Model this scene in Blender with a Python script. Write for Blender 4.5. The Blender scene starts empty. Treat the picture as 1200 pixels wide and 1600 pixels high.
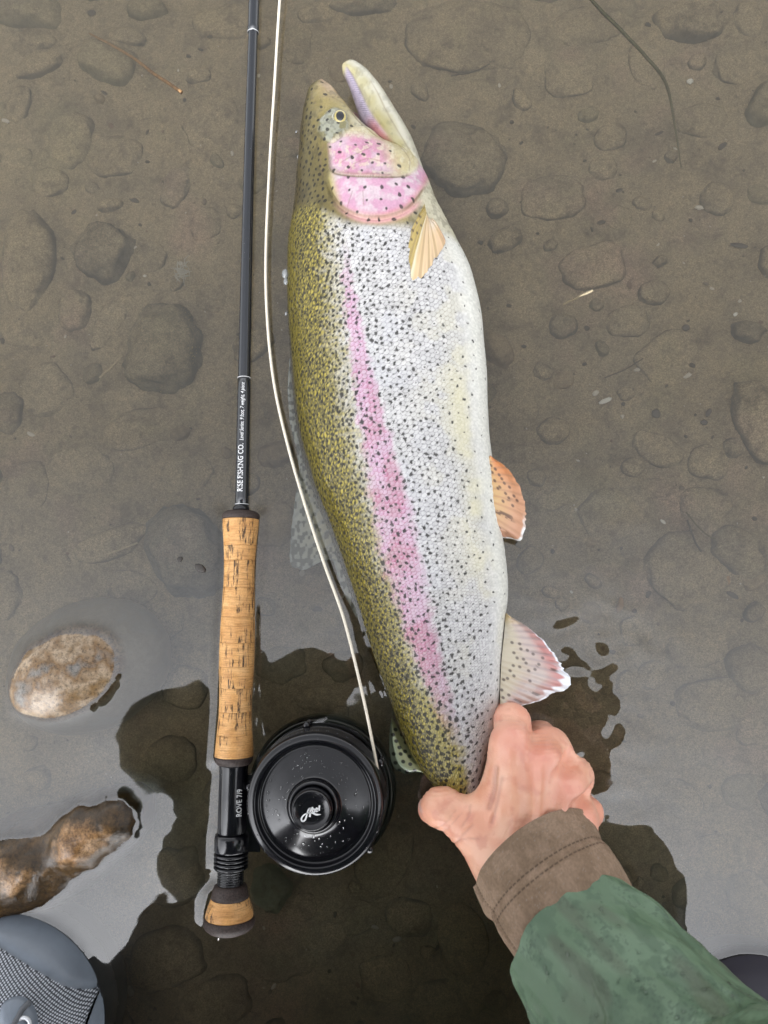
import bpy, bmesh, math, random
import numpy as np
from mathutils import Matrix, Vector

random.seed(7)
RNG = np.random.default_rng(11)
SC = bpy.context.scene
COL = SC.collection

# ---------------------------------------------------------------- camera, sky, sun, exposure
CAM_H = 0.56                      # metres above the water
FPX = 1202.0                      # focal length in pixels of the 1200 x 1600 photograph
_n = np.array([(650 - 600) / FPX, -(960 - 800) / FPX, -1.0])
_n /= np.linalg.norm(_n)
_q = Vector(_n).rotation_difference(Vector((0, 0, -1)))
CAM_R = np.array(_q.to_matrix())
CAM_C = np.array([0.0, 0.0, CAM_H])

cam = bpy.data.cameras.new('camera')
cam.sensor_fit = 'HORIZONTAL'
cam.sensor_width = 36.0
cam.lens = 36.0 * FPX / 1200.0
cam.clip_start = 0.005
cam.clip_end = 500.0
cam.dof.use_dof = True
cam.dof.focus_distance = 0.535
cam.dof.aperture_fstop = 12.0
cam_ob = bpy.data.objects.new('camera', cam)
cam_ob.matrix_world = Matrix.Translation((0, 0, CAM_H)) @ _q.to_matrix().to_4x4()
COL.objects.link(cam_ob)
SC.camera = cam_ob

SUN_EL, SUN_AZ = math.radians(42), math.radians(-172)
world = bpy.data.worlds.new('World')
SC.world = world
world.use_nodes = True
wn, wl = world.node_tree.nodes, world.node_tree.links
for n in list(wn):
    wn.remove(n)
w_out = wn.new('ShaderNodeOutputWorld')
w_bg = wn.new('ShaderNodeBackground')
w_sky = wn.new('ShaderNodeTexSky')
w_sky.sky_type = 'NISHITA'
w_sky.sun_disc = False
w_sky.sun_elevation = SUN_EL
w_sky.sun_rotation = SUN_AZ
w_sky.dust_density = 1.0
w_sky.ozone_density = 1.0
w_hs = wn.new('ShaderNodeHueSaturation')
w_hs.inputs['Saturation'].default_value = 0.10
# overcast: the cloud deck is brightest round the veiled sun behind the angler and falls off evenly from there
w_ramp = wn.new('ShaderNodeValToRGB')
_stops = [(0.0, .65), (.50, .84), (.70, 1.0), (.80, 1.2), (.91, 2.55), (.95, 3.1), (1.0, 3.5)]
w_ramp.color_ramp.elements[0].position, w_ramp.color_ramp.elements[1].position = 0.0, 1.0
for _p, _v in _stops:
    e = w_ramp.color_ramp.elements[0] if _p == 0 else w_ramp.color_ramp.elements[-1] if _p == 1 else w_ramp.color_ramp.elements.new(_p)
    e.color = (_v, _v, _v * 1.01, 1)
w_mul = wn.new('ShaderNodeMixRGB')
w_mul.blend_type = 'MULTIPLY'
w_mul.inputs[0].default_value = 1.0
# soft cloud mottling
w_noise = wn.new('ShaderNodeTexNoise')
w_noise.inputs['Scale'].default_value = 2.6
w_noise.inputs['Detail'].default_value = 4.0
w_nr = wn.new('ShaderNodeMapRange')
w_nr.inputs['From Min'].default_value = 0.3
w_nr.inputs['From Max'].default_value = 0.7
w_nr.inputs['To Min'].default_value = 0.82
w_nr.inputs['To Max'].default_value = 1.16
w_mul2 = wn.new('ShaderNodeMixRGB')
w_mul2.blend_type = 'MULTIPLY'
w_mul2.inputs[0].default_value = 1.0
w_dot = wn.new('ShaderNodeVectorMath'); w_dot.operation = 'DOT_PRODUCT'
w_dot.inputs[1].default_value = Vector((-.10, -.62, .77)).normalized()
w_abs = wn.new('ShaderNodeMath'); w_abs.operation = 'MULTIPLY_ADD'; w_abs.inputs[1].default_value = .5; w_abs.inputs[2].default_value = .5
w_tc = wn.new('ShaderNodeTexCoord')
wl.new(w_tc.outputs['Generated'], w_dot.inputs[0])
wl.new(w_dot.outputs['Value'], w_abs.inputs[0])
wl.new(w_abs.outputs[0], w_ramp.inputs[0])
wl.new(w_sky.outputs[0], w_hs.inputs['Color'])
wl.new(w_hs.outputs[0], w_mul.inputs[1])
wl.new(w_ramp.outputs[0], w_mul.inputs[2])
wl.new(w_tc.outputs['Generated'], w_noise.inputs['Vector'])
wl.new(w_noise.outputs['Fac'], w_nr.inputs[0])
wl.new(w_mul.outputs[0], w_mul2.inputs[1])
wl.new(w_nr.outputs[0], w_mul2.inputs[2])
wl.new(w_mul2.outputs[0], w_bg.inputs[0])
w_bg.inputs[1].default_value = 0.15
wl.new(w_bg.outputs[0], w_out.inputs[0])

sun = bpy.data.lights.new('sun', 'SUN')
sun.energy = 0.6
sun.angle = math.radians(14)
sun.color = (1.0, 0.97, 0.93)
sun_ob = bpy.data.objects.new('sun', sun)
_sd = Vector((math.sin(SUN_AZ) * math.cos(SUN_EL), math.cos(SUN_AZ) * math.cos(SUN_EL), math.sin(SUN_EL)))
sun_ob.rotation_euler = _sd.to_track_quat('Z', 'Y').to_euler()
sun_ob.location = (0, 0, 5)
COL.objects.link(sun_ob)

SC.view_settings.view_transform = 'Standard'
SC.view_settings.look = 'None'
SC.view_settings.gamma = 1.0
SC.view_settings.exposure = 1.56
SC.view_settings.use_curve_mapping = False
SC.render.engine = 'CYCLES'
SC.cycles.use_denoising = True
SC.cycles.max_bounces = 8
SC.cycles.transparent_max_bounces = 12
SC.cycles.volume_bounces = 2
SC.cycles.caustics_reflective = False
SC.cycles.caustics_refractive = False


# ---------------------------------------------------------------- helpers
def W(u, v, z=0.0):
    """World point at height z seen at photo position (u, v); u, v may be arrays."""
    u = np.asarray(u, float); v = np.asarray(v, float); z = np.asarray(z, float)
    d = np.stack([(u - 600) / FPX, -(v - 800) / FPX, -np.ones_like(u)], -1) @ CAM_R.T
    k = (z - CAM_H) / d[..., 2]
    return CAM_C + d * k[..., None]


def PX(P):
    """Photo position of world points."""
    q = (np.asarray(P, float) - CAM_C) @ CAM_R
    return 600 + FPX * q[..., 0] / -q[..., 2], 800 - FPX * q[..., 1] / -q[..., 2]


def _hash(ix, iy, iz, seed):
    h = (ix * 374761393 + iy * 668265263 + iz * 2147483647 + seed * 974634361) & 0xFFFFFFFF
    h = ((h ^ (h >> 13)) * 1274126177) & 0xFFFFFFFF
    h = ((h ^ (h >> 16)) * 2246822519) & 0xFFFFFFFF
    return ((h ^ (h >> 15)) & 0xFFFFFF) / float(0xFFFFFF)


def vnoise(x, y, z=None, seed=0):
    x = np.asarray(x, float); y = np.asarray(y, float)
    z = np.zeros_like(x) if z is None else np.asarray(z, float)
    xi = np.floor(x).astype(np.int64); yi = np.floor(y).astype(np.int64); zi = np.floor(z).astype(np.int64)
    fx, fy, fz = x - xi, y - yi, z - zi
    fx = fx * fx * fx * (fx * (fx * 6 - 15) + 10); fy = fy * fy * fy * (fy * (fy * 6 - 15) + 10); fz = fz * fz * (3 - 2 * fz)
    out = 0
    for dx in (0, 1):
        for dy in (0, 1):
            for dz in (0, 1):
                w = (fx if dx else 1 - fx) * (fy if dy else 1 - fy) * (fz if dz else 1 - fz)
                out = out + w * _hash(xi + dx, yi + dy, zi + dz, seed)
    return out * 2 - 1


def fbm(x, y, z=None, octaves=4, seed=0, gain=0.5):
    a, f, s, tot = 1.0, 1.0, 0.0, 0.0
    for o in range(octaves):
        s = s + a * vnoise(np.asarray(x) * f + o * 17.3, np.asarray(y) * f - o * 9.1, None if z is None else np.asarray(z) * f, seed + o * 31)
        tot += a; a *= gain; f *= 2.03
    return s / tot


def smooth(a, b, x):
    t = np.clip((np.asarray(x, float) - a) / (b - a), 0, 1)
    return t * t * (3 - 2 * t)


def mix(a, b, t):
    """Blend colours (..., 3) by a weight array."""
    a = np.asarray(a, float); b = np.asarray(b, float); t = np.asarray(t, float)
    return a + (b - a) * t[..., None]


def pl(pts, n=None, t=None, closed=False):
    """Resample a polyline with a smooth (Catmull-Rom) curve; t in 0..1 by chord length."""
    p = np.asarray(pts, float)
    d = np.r_[0, np.cumsum(np.linalg.norm(np.diff(p, axis=0), axis=1))]
    d /= d[-1]
    t = np.linspace(0, 1, n) if t is None else np.asarray(t, float)
    m = np.zeros_like(p)
    m[1:-1] = (p[2:] - p[:-2]) / (d[2:] - d[:-2])[:, None]
    m[0] = (p[1] - p[0]) / (d[1] - d[0]); m[-1] = (p[-1] - p[-2]) / (d[-1] - d[-2])
    i = np.clip(np.searchsorted(d, t, side='right') - 1, 0, len(p) - 2)
    h = (d[i + 1] - d[i]); s = (t - d[i]) / h
    s = s[:, None]; h = h[:, None]
    return ((2 * s**3 - 3 * s**2 + 1) * p[i] + (s**3 - 2 * s**2 + s) * h * m[i]
            + (-2 * s**3 + 3 * s**2) * p[i + 1] + (s**3 - s**2) * h * m[i + 1])


def mesh_np(name, V, F, mat=None, parent=None, col=None, smooth_shade=True, attrs=None):
    """One mesh object from numpy vertices and quad or triangle faces."""
    V = np.asarray(V, np.float32).reshape(-1, 3)
    F = np.asarray(F, np.int32)
    me = bpy.data.meshes.new(name)
    me.vertices.add(len(V)); me.vertices.foreach_set('co', V.ravel())
    k = F.shape[1]
    me.loops.add(F.size); me.loops.foreach_set('vertex_index', F.ravel())
    me.polygons.add(len(F))
    me.polygons.foreach_set('loop_start', np.arange(0, F.size, k, dtype=np.int32))
    me.polygons.foreach_set('use_smooth', np.full(len(F), smooth_shade, dtype=bool))
    me.update(calc_edges=True)
    me.validate()
    if col is not None:
        a = me.attributes.new('Col', 'FLOAT_COLOR', 'POINT')
        c = np.ones((len(V), 4), np.float32); c[:, :3] = np.clip(np.asarray(col).reshape(-1, 3), 0, 1)
        a.data.foreach_set('color', c.ravel())
    for key, val in (attrs or {}).items():
        a = me.attributes.new(key, 'FLOAT', 'POINT')
        a.data.foreach_set('value', np.asarray(val, np.float32).ravel())
    if mat:
        me.materials.append(mat)
    ob = bpy.data.objects.new(name, me)
    COL.objects.link(ob)
    if parent is not None:
        ob.parent = parent
    return ob


def grid_faces(ns, nt, wrap=False):
    i, j = np.meshgrid(np.arange(ns - 1), np.arange(nt if wrap else nt - 1), indexing='ij')
    j2 = (j + 1) % nt
    return np.stack([i * nt + j, (i + 1) * nt + j, (i + 1) * nt + j2, i * nt + j2], -1).reshape(-1, 4)


def tag(o, label=None, cat=None, group=None, kind=None):
    if label: o['label'] = label
    if cat: o['category'] = cat
    if group: o['group'] = group
    if kind: o['kind'] = kind
    return o


def thing(name, loc, label, cat, group=None):
    o = bpy.data.objects.new(name, None)
    o.location = loc
    o.empty_display_size = 0.02
    COL.objects.link(o)
    return tag(o, label, cat, group)


def put(ob, parent):
    """Parent ob to an Empty that only has a location, keeping ob where it is."""
    ob.parent = parent
    ob.matrix_parent_inverse = Matrix.Translation(parent.location).inverted()
    return ob


def lathe(prof, n=96):
    """Vertices and faces of a surface of revolution about +Z from (r, z) pairs."""
    p = np.asarray(prof, float)
    a = np.linspace(0, 2 * np.pi, n, endpoint=False)
    V = np.stack([p[:, 0:1] * np.cos(a), p[:, 0:1] * np.sin(a), np.repeat(p[:, 1:2], n, 1)], -1).reshape(-1, 3)
    F = grid_faces(len(p), n, True)
    return V, F


def frame_along(d):
    """Rotation whose +Z runs along d and whose +X stays closest to world up's side."""
    d = np.asarray(d, float) / np.linalg.norm(d)
    up = np.array([0, 0, 1.0])
    x = np.cross(up, d); x /= np.linalg.norm(x)
    y = np.cross(d, x)
    return np.stack([x, y, d], 1)


def tube(pts, rad, n=10):
    """A swept round tube along world points (radius scalar or array)."""
    P = np.asarray(pts, float)
    r = np.broadcast_to(np.asarray(rad, float), (len(P),))
    T = np.gradient(P, axis=0); T /= np.linalg.norm(T, axis=1, keepdims=True)
    up = np.array([0.013, 0.021, 1.0])
    X = np.cross(T, up); X /= np.linalg.norm(X, axis=1, keepdims=True)
    Y = np.cross(X, T)
    a = np.linspace(0, 2 * np.pi, n, endpoint=False)
    V = P[:, None] + r[:, None, None] * (np.cos(a)[None, :, None] * X[:, None] + np.sin(a)[None, :, None] * Y[:, None])
    V = V.reshape(-1, 3)
    # the ends are pinched shut
    V = np.r_[np.repeat(P[:1], n, 0), V, np.repeat(P[-1:], n, 0)]
    return V, grid_faces(len(P) + 2, n, True)


# --- signed distance modelling with smooth unions, meshed by surface nets
class Field:
    def __init__(self, xs, ys, zs):
        self.xs, self.ys, self.zs = (np.asarray(a, float) for a in (xs, ys, zs))
        self.f = np.full((len(xs), len(ys), len(zs)), 1.0, np.float32)

    def box(self, lo, hi):
        s = []
        for a, l, h in zip((self.xs, self.ys, self.zs), lo, hi):
            i0 = max(0, np.searchsorted(a, l) - 1); i1 = min(len(a), np.searchsorted(a, h) + 1)
            s.append(slice(i0, i1))
        return tuple(s)

    def add(self, fn, lo, hi, k, sub=False):
        m = 3.0 * k + 0.012
        s = self.box(np.asarray(lo) - m, np.asarray(hi) + m)
        X, Y, Z = np.meshgrid(self.xs[s[0]], self.ys[s[1]], self.zs[s[2]], indexing='ij')
        if X.size == 0:
            return
        d = fn(np.stack([X, Y, Z], -1))
        o = self.f[s]
        if sub:
            h = np.clip(0.5 - 0.5 * (o + d) / k, 0, 1)
            self.f[s] = o * (1 - h) + (-d) * h + k * h * (1 - h)
        else:
            h = np.clip(0.5 + 0.5 * (o - d) / k, 0, 1)
            self.f[s] = o * (1 - h) + d * h - k * h * (1 - h)

    def cone(self, a, b, ra, rb, k=0.006, sub=False):
        a = np.asarray(a, float); b = np.asarray(b, float); ab = b - a; L = ab @ ab

        def fn(P):
            t = np.clip(((P - a) @ ab) / L, 0, 1)
            return np.linalg.norm(P - a - t[..., None] * ab, axis=-1) - (ra + (rb - ra) * t)
        r = max(ra, rb)
        self.add(fn, np.minimum(a, b) - r, np.maximum(a, b) + r, k, sub)

    def ell(self, c, r, rot=None, k=0.006, sub=False):
        c = np.asarray(c, float); r = np.asarray(r, float)
        R = np.eye(3) if rot is None else np.asarray(rot)

        def fn(P):
            q = (P - c) @ R
            k0 = np.linalg.norm(q / r, axis=-1); k1 = np.linalg.norm(q / (r * r), axis=-1)
            return k0 * (k0 - 1.0) / np.maximum(k1, 1e-9)
        m = r.max()
        self.add(fn, c - m, c + m, k, sub)

    def mesh(self):
        f = self.f; n = f.shape
        sgn = f < 0
        cnt = np.zeros(tuple(x - 1 for x in n), np.int8)
        for dx in (0, 1):
            for dy in (0, 1):
                for dz in (0, 1):
                    cnt += sgn[dx:n[0] - 1 + dx, dy:n[1] - 1 + dy, dz:n[2] - 1 + dz]
        act = (cnt > 0) & (cnt < 8)
        idx = np.argwhere(act)
        vid = np.full(act.shape, -1, np.int64); vid[act] = np.arange(len(idx))
        cor = [(a, b, c) for a in (0, 1) for b in (0, 1) for c in (0, 1)]
        vals = np.stack([f[idx[:, 0] + a, idx[:, 1] + b, idx[:, 2] + c] for a, b, c in cor], 1)
        acc = np.zeros((len(idx), 3)); num = np.zeros(len(idx))
        for i in range(8):
            for j in range(i + 1, 8):
                if sum(abs(x - y) for x, y in zip(cor[i], cor[j])) != 1:
                    continue
                m = (vals[:, i] < 0) != (vals[:, j] < 0)
                t = vals[m, i] / (vals[m, i] - vals[m, j])
                acc[m] += np.array(cor[i]) + t[:, None] * (np.array(cor[j]) - np.array(cor[i])); num[m] += 1
        loc = acc / num[:, None]
        V = np.stack([ax[idx[:, q]] + loc[:, q] * (ax[idx[:, q] + 1] - ax[idx[:, q]]) for q, ax in enumerate((self.xs, self.ys, self.zs))], 1)
        Fs = []
        for ax in range(3):
            o1, o2 = (ax + 1) % 3, (ax + 2) % 3
            sl0 = [slice(None)] * 3; sl1 = [slice(None)] * 3
            sl0[ax] = slice(0, n[ax] - 1); sl1[ax] = slice(1, n[ax])
            ch = sgn[tuple(sl0)] != sgn[tuple(sl1)]
            e = np.argwhere(ch)
            e = e[(e[:, o1] > 0) & (e[:, o2] > 0) & (e[:, o1] < n[o1] - 1) & (e[:, o2] < n[o2] - 1)]
            inside = sgn[e[:, 0], e[:, 1], e[:, 2]]
            q = []
            for d1, d2 in ((0, 0), (-1, 0), (-1, -1), (0, -1)):
                g = e.copy(); g[:, o1] += d1; g[:, o2] += d2
                q.append(vid[g[:, 0], g[:, 1], g[:, 2]])
            q = np.stack(q, 1)
            q[~inside] = q[~inside][:, ::-1]
            Fs.append(q)
        return V, np.concatenate(Fs)


def relax(V, F, n=2, lam=0.5):
    e = np.r_[F[:, [0, 1]], F[:, [1, 2]], F[:, [2, 3]], F[:, [3, 0]]]
    e = np.r_[e, e[:, ::-1]]
    cnt = np.bincount(e[:, 0], minlength=len(V)).astype(float)
    for _ in range(n):
        s = np.stack([np.bincount(e[:, 0], V[e[:, 1], q], len(V)) for q in range(3)], 1)
        V = V + lam * (s / np.maximum(cnt, 1)[:, None] - V)
    return V


def vnormals(V, F):
    n = np.cross(V[F[:, 2]] - V[F[:, 0]], V[F[:, 3 if F.shape[1] > 3 else 1]] - V[F[:, 1]])
    out = np.zeros_like(V)
    for k in range(F.shape[1]):
        for q in range(3):
            out[:, q] += np.bincount(F[:, k], n[:, q], len(V))
    return out / np.maximum(np.linalg.norm(out, axis=1, keepdims=True), 1e-12)


# ---------------------------------------------------------------- materials
def new_mat(name):
    m = bpy.data.materials.new(name)
    m.use_nodes = True
    nt = m.node_tree
    b = next(n for n in nt.nodes if n.type == 'BSDF_PRINCIPLED')
    return m, nt, b


def plain(name, color, rough=0.5, spec=0.5, coat=0.0, metal=0.0, noise=0.0, nscale=200.0, bump=0.0, bscale=400.0):
    m, nt, b = new_mat(name)
    b.inputs['Base Color'].default_value = (*color, 1)
    b.inputs['Roughness'].default_value = rough
    b.inputs['Specular IOR Level'].default_value = spec
    b.inputs['Coat Weight'].default_value = coat
    b.inputs['Coat Roughness'].default_value = 0.08
    b.inputs['Metallic'].default_value = metal
    tc = nt.nodes.new('ShaderNodeTexCoord')
    if noise:
        t = nt.nodes.new('ShaderNodeTexNoise'); t.inputs['Scale'].default_value = nscale; t.inputs['Detail'].default_value = 5
        r = nt.nodes.new('ShaderNodeMapRange')
        r.inputs['From Min'].default_value = 0.3; r.inputs['From Max'].default_value = 0.7
        r.inputs['To Min'].default_value = 1 - noise; r.inputs['To Max'].default_value = 1 + noise
        x = nt.nodes.new('ShaderNodeMixRGB'); x.blend_type = 'MULTIPLY'; x.inputs[0].default_value = 1
        x.inputs[1].default_value = (*color, 1)
        nt.links.new(tc.outputs['Object'], t.inputs['Vector'])
        nt.links.new(t.outputs['Fac'], r.inputs[0]); nt.links.new(r.outputs[0], x.inputs[2])
        nt.links.new(x.outputs[0], b.inputs['Base Color'])
    if bump:
        t = nt.nodes.new('ShaderNodeTexNoise'); t.inputs['Scale'].default_value = bscale; t.inputs['Detail'].default_value = 4
        bp = nt.nodes.new('ShaderNodeBump'); bp.inputs['Strength'].default_value = bump; bp.inputs['Distance'].default_value = 0.001
        nt.links.new(tc.outputs['Object'], t.inputs['Vector'])
        nt.links.new(t.outputs['Fac'], bp.inputs['Height']); nt.links.new(bp.outputs[0], b.inputs['Normal'])
    return m


def vcol(name, rough=0.35, spec=0.5, coat=0.0, sss=0.0, sss_r=(0.4, 0.15, 0.08), bump=0.0, bscale=900.0, trans=0.0):
    m, nt, b = new_mat(name)
    a = nt.nodes.new('ShaderNodeAttribute'); a.attribute_name = 'Col'
    nt.links.new(a.outputs['Color'], b.inputs['Base Color'])
    b.inputs['Roughness'].default_value = rough
    b.inputs['Specular IOR Level'].default_value = spec
    b.inputs['Coat Weight'].default_value = coat
    b.inputs['Coat Roughness'].default_value = 0.1
    if sss:
        b.inputs['Subsurface Weight'].default_value = sss
        b.inputs['Subsurface Radius'].default_value = sss_r
        b.inputs['Subsurface Scale'].default_value = 0.006
    if bump:
        tc = nt.nodes.new('ShaderNodeTexCoord')
        t = nt.nodes.new('ShaderNodeTexNoise'); t.inputs['Scale'].default_value = bscale; t.inputs['Detail'].default_value = 3
        bp = nt.nodes.new('ShaderNodeBump'); bp.inputs['Strength'].default_value = bump; bp.inputs['Distance'].default_value = 0.0006
        nt.links.new(tc.outputs['Object'], t.inputs['Vector'])
        nt.links.new(t.outputs['Fac'], bp.inputs['Height']); nt.links.new(bp.outputs[0], b.inputs['Normal'])
    return m

# ---------------------------------------------------------------- riverbed, stones
BED_Z = -0.064
S0 = CAM_H / FPX                  # metres per pixel on the water straight below the camera

# stones the photograph lets one tell apart: u, v, half length, half width (px), turn (deg), rise above the bed (m), tone
STONES = [
    (40, 12, 58, 38, 0, .020, 1), (62, 62, 27, 15, 8, .008, 0), (62, 98, 46, 20, 24, .012, 0), (166, 90, 56, 34, -18, .024, 1),
    (195, 53, 38, 17, -8, .014, 0), (228, 8, 36, 22, -10, .018, 1), (106, 205, 42, 52, 0, .015, 0), (178, 240, 48, 40, 0, .008, 0),
    (330, 190, 52, 44, 30, .007, 0), (225, 165, 38, 18, 18, .006, 0), (25, 160, 22, 34, -20, .010, 0), (20, 245, 28, 24, 0, .006, 0),
    (75, 285, 30, 26, 0, .007, 0), (38, 405, 48, 96, 4, .022, 0), (115, 480, 29, 34, -6, .014, 0),
    (200, 625, 60, 40, 10, .006, 0), (8, 640, 24, 36, 0, .018, 2), (64, 610, 44, 46, 10, .010, 0), (215, 663, 66, 34, 12, .010, 0),
    (172, 850, 66, 22, 22, .012, 0), (205, 915, 46, 26, -8, .012, 0), (255, 970, 40, 30, 0, .010, 0), (12, 930, 22, 36, 0, .010, 0),
    (170, 505, 22, 50, -25, .008, 0), (232, 395, 30, 26, 0, .007, 0), (320, 350, 26, 30, 0, .006, 0), (275, 290, 26, 38, -20, .009, 2),
    (735, 50, 108, 76, -4, .012, 0), (568, 4, 62, 19, 0, .016, 2), (500, 15, 40, 22, 10, .008, 0), (465, 70, 30, 36, 0, .007, 0),
    (355, 30, 58, 34, 0, .014, 0), (920, 35, 60, 36, 5, .012, 0), (1082, 32, 58, 40, -10, .022, 0), (1165, 35, 26, 36, 0, .012, 0),
    (1150, 100, 40, 40, 0, .009, 0), (893, 118, 48, 40, 0, .008, 0), (830, 85, 26, 40, 20, .006, 0), (955, 212, 30, 22, 30, .009, 0),
    (868, 305, 56, 38, 5, .010, 0), (935, 408, 62, 44, 15, .015, 0), (945, 260, 26, 20, 0, .010, 0), (970, 335, 24, 22, 0, .005, 0),
    (1120, 308, 24, 30, 15, .010, 0), (1190, 300, 24, 16, -25, .010, 1), (985, 497, 38, 30, 10, .010, 0), (1010, 100, 30, 46, 10, .006, 0),
    (1100, 190, 44, 30, 0, .006, 0), (1060, 560, 56, 44, 0, .005, 0), (880, 590, 18, 16, 0, .005, 3), (1185, 660, 36, 62, 10, .020, 0),
    (990, 728, 18, 15, 10, .009, 0), (1030, 700, 44, 28, -30, .009, 0), (1108, 722, 28, 30, 0, .011, 0), (1145, 700, 17, 18, 0, .012, 2),
    (1102, 786, 44, 28, 8, .013, 0), (1055, 795, 17, 20, 0, .007, 0), (952, 800, 52, 42, 25, .016, 0), (872, 775, 36, 22, 10, .008, 0),
    (1020, 762, 28, 18, 0, .007, 0), (1010, 850, 42, 36, 20, .010, 0), (1075, 890, 66, 58, 30, .014, 0), (1152, 862, 46, 34, -35, .017, 2),
    (1175, 908, 22, 15, 10, .010, 3), (925, 957, 17, 16, 0, .008, 3), (1000, 885, 15, 15, 0, .007, 3), (995, 985, 28, 22, 0, .006, 0),
    (1095, 1010, 52, 32, 20, .010, 0), (1172, 1045, 36, 40, -30, .016, 2), (1120, 1100, 64, 38, 8, .013, 0), (1178, 1140, 28, 26, 0, .009, 0),
    (1060, 1180, 34, 24, 0, .005, 0), (1165, 1240, 30, 26, 0, .007, 1), (985, 1300, 70, 50, 20, .006, 0), (1120, 1340, 50, 36, 0, .006, 0),
    (1060, 1250, 36, 28, -20, .006, 0), (470, 300, 24, 30, 0, .006, 0), (820, 470, 36, 50, 0, .005, 0), (815, 640, 30, 40, 0, .005, 0),
    (440, 640, 26, 44, 0, .005, 0), (430, 820, 34, 40, -10, .010, 3), (290, 740, 46, 32, 10, .006, 0), (120, 730, 56, 40, 0, .005, 0),
    (40, 760, 36, 44, 0, .006, 0), (30, 520, 40, 22, -10, .008, 0), (310, 610, 40, 28, 10, .005, 0), (330, 460, 28, 30, 0, .006, 0),
    (440, 1040, 40, 30, 10, .012, 1), (285, 1075, 44, 34, -10, .016, 0), (265, 1190, 40, 32, 0, .009, 0), (290, 1345, 20, 22, 0, .012, 1),
    (270, 1370, 44, 40, 0, .010, 0), (255, 1510, 60, 46, 30, .018, 0), (600, 1345, 66, 34, 55, .010, 0), (640, 1440, 38, 32, -30, .016, 0),
    (510, 1470, 34, 24, 20, .010, 0), (600, 1540, 40, 34, 10, .012, 0), (440, 1500, 54, 40, 0, .006, 0), (330, 1580, 60, 38, 20, .014, 0),
    (720, 1470, 40, 52, 15, .008, 0), (700, 1575, 70, 30, 10, .010, 0), (535, 1040, 30, 24, 0, .014, 1), (500, 1090, 40, 20, 0, .006, 0),
    (560, 1440, 30, 22, 30, .006, 0), (470, 1420, 26, 20, 0, .006, 0), (160, 1420, 34, 26, 0, .007, 0),
]
# stones big or striking enough to stand as things of their own
BIG_STONES = [
    (158, 388, 47, 50, -28, .026, 'dark', 'dark mottled angular stone under water beside the long pale slab at upper left'),
    (252, 540, 68, 66, -20, .028, 'algae', 'large silty stone flecked with yellow algae under water left of the rod'),
    (292, 862, 56, 74, 24, .044, 'blue', 'blue grey angular stone just under the surface left of the cork grip'),
    (722, 243, 70, 58, -10, .020, 'dark', 'dark grey sunken stone just right of the trout\'s gill cover'),
    (420, 1395, 31, 27, -40, .026, 'green', 'small pale green pebble under dark water beside the rod butt'),
]

_sv = bmesh.new(); bmesh.ops.create_icosphere(_sv, subdivisions=4, radius=1.0)
ICO_V = np.array([v.co[:] for v in _sv.verts]); ICO_F = np.array([[v.index for v in f.verts] for f in _sv.faces]); _sv.free()
_sv = bmesh.new(); bmesh.ops.create_icosphere(_sv, subdivisions=2, radius=1.0)
ICO2_V = np.array([v.co[:] for v in _sv.verts]); ICO2_F = np.array([[v.index for v in f.verts] for f in _sv.faces]); _sv.free()


def bed_noise(x, y):
    h = BED_Z + 0.006 * fbm(x * 7, y * 7, octaves=2, seed=3) + 0.0042 * fbm(x * 34, y * 34, octaves=3, seed=4) + 0.0007 * fbm(x * 260, y * 260, octaves=3, seed=6)
    # the bed deepens towards the angler's feet
    return h - 0.016 * smooth(-0.14, -0.36, y)


def stone_place(u, v, a, b, rot, rise):
    c = W(u, v, BED_Z + rise * .5)
    k = (CAM_H - BED_Z) / FPX
    return c, a * k, b * k, math.radians(rot)


def axes(n_mid, half, step, far, grow=1.35):
    m = list(np.arange(-half, half + step * .5, step)); s = step; p = half
    o = []
    while p < far:
        s *= grow; p += s; o.append(p)
    return np.array([-q for q in o[::-1]] + m + o)


# more half-buried cobbles fill the gaps between the ones listed above
_rs = np.random.default_rng(23)
_have = [(r[0], r[1], .5 * (r[2] + r[3])) for r in STONES + [b[:6] for b in BIG_STONES]]
for _ in range(1500):
    u, v = _rs.uniform(-60, 1260), _rs.uniform(-60, 1660)
    a = 11 + 34 * _rs.random() ** 1.8
    if any((u - x) ** 2 + (v - y) ** 2 < ((a + r_) * .93) ** 2 for x, y, r_ in _have):
        continue
    if len(_have) > 275:
        break
    STONES.append((u, v, a, a * _rs.uniform(.6, .92), _rs.uniform(-60, 60), .004 + .00034 * a * _rs.uniform(.6, 1.4), int(_rs.choice([0, 0, 0, 0, 1, 2, 3]))))
    _have.append((u, v, a * .8))

MOUNDS = []
for row in STONES:
    c, a, b, r = stone_place(*row[:6]); MOUNDS.append((c[0], c[1], a, b, r, row[5]))
for row in BIG_STONES:
    c, a, b, r = stone_place(*row[:6]); MOUNDS.append((c[0], c[1], a, b, r, row[5] * .6))


def bed_height(x, y):
    h = bed_noise(x, y)
    for cx, cy, a, b, r, rise in MOUNDS:
        m = (np.abs(x - cx) < 2.2 * max(a, b)) & (np.abs(y - cy) < 2.2 * max(a, b))
        if not m.any():
            continue
        dx, dy = x[m] - cx, y[m] - cy
        p = (dx * math.cos(r) + dy * math.sin(r)) / a; q = (-dx * math.sin(r) + dy * math.cos(r)) / b
        d = np.sqrt(p * p + q * q)
        # a skirt of silt lies against the foot of each stone, with a narrow scour gap
        h[m] += 0.26 * rise * np.exp(-((d - 1.0) / .34) ** 2) * (d > .2) - .0008 * np.exp(-((d - 1.04) / .05) ** 2)
    return h


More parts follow.
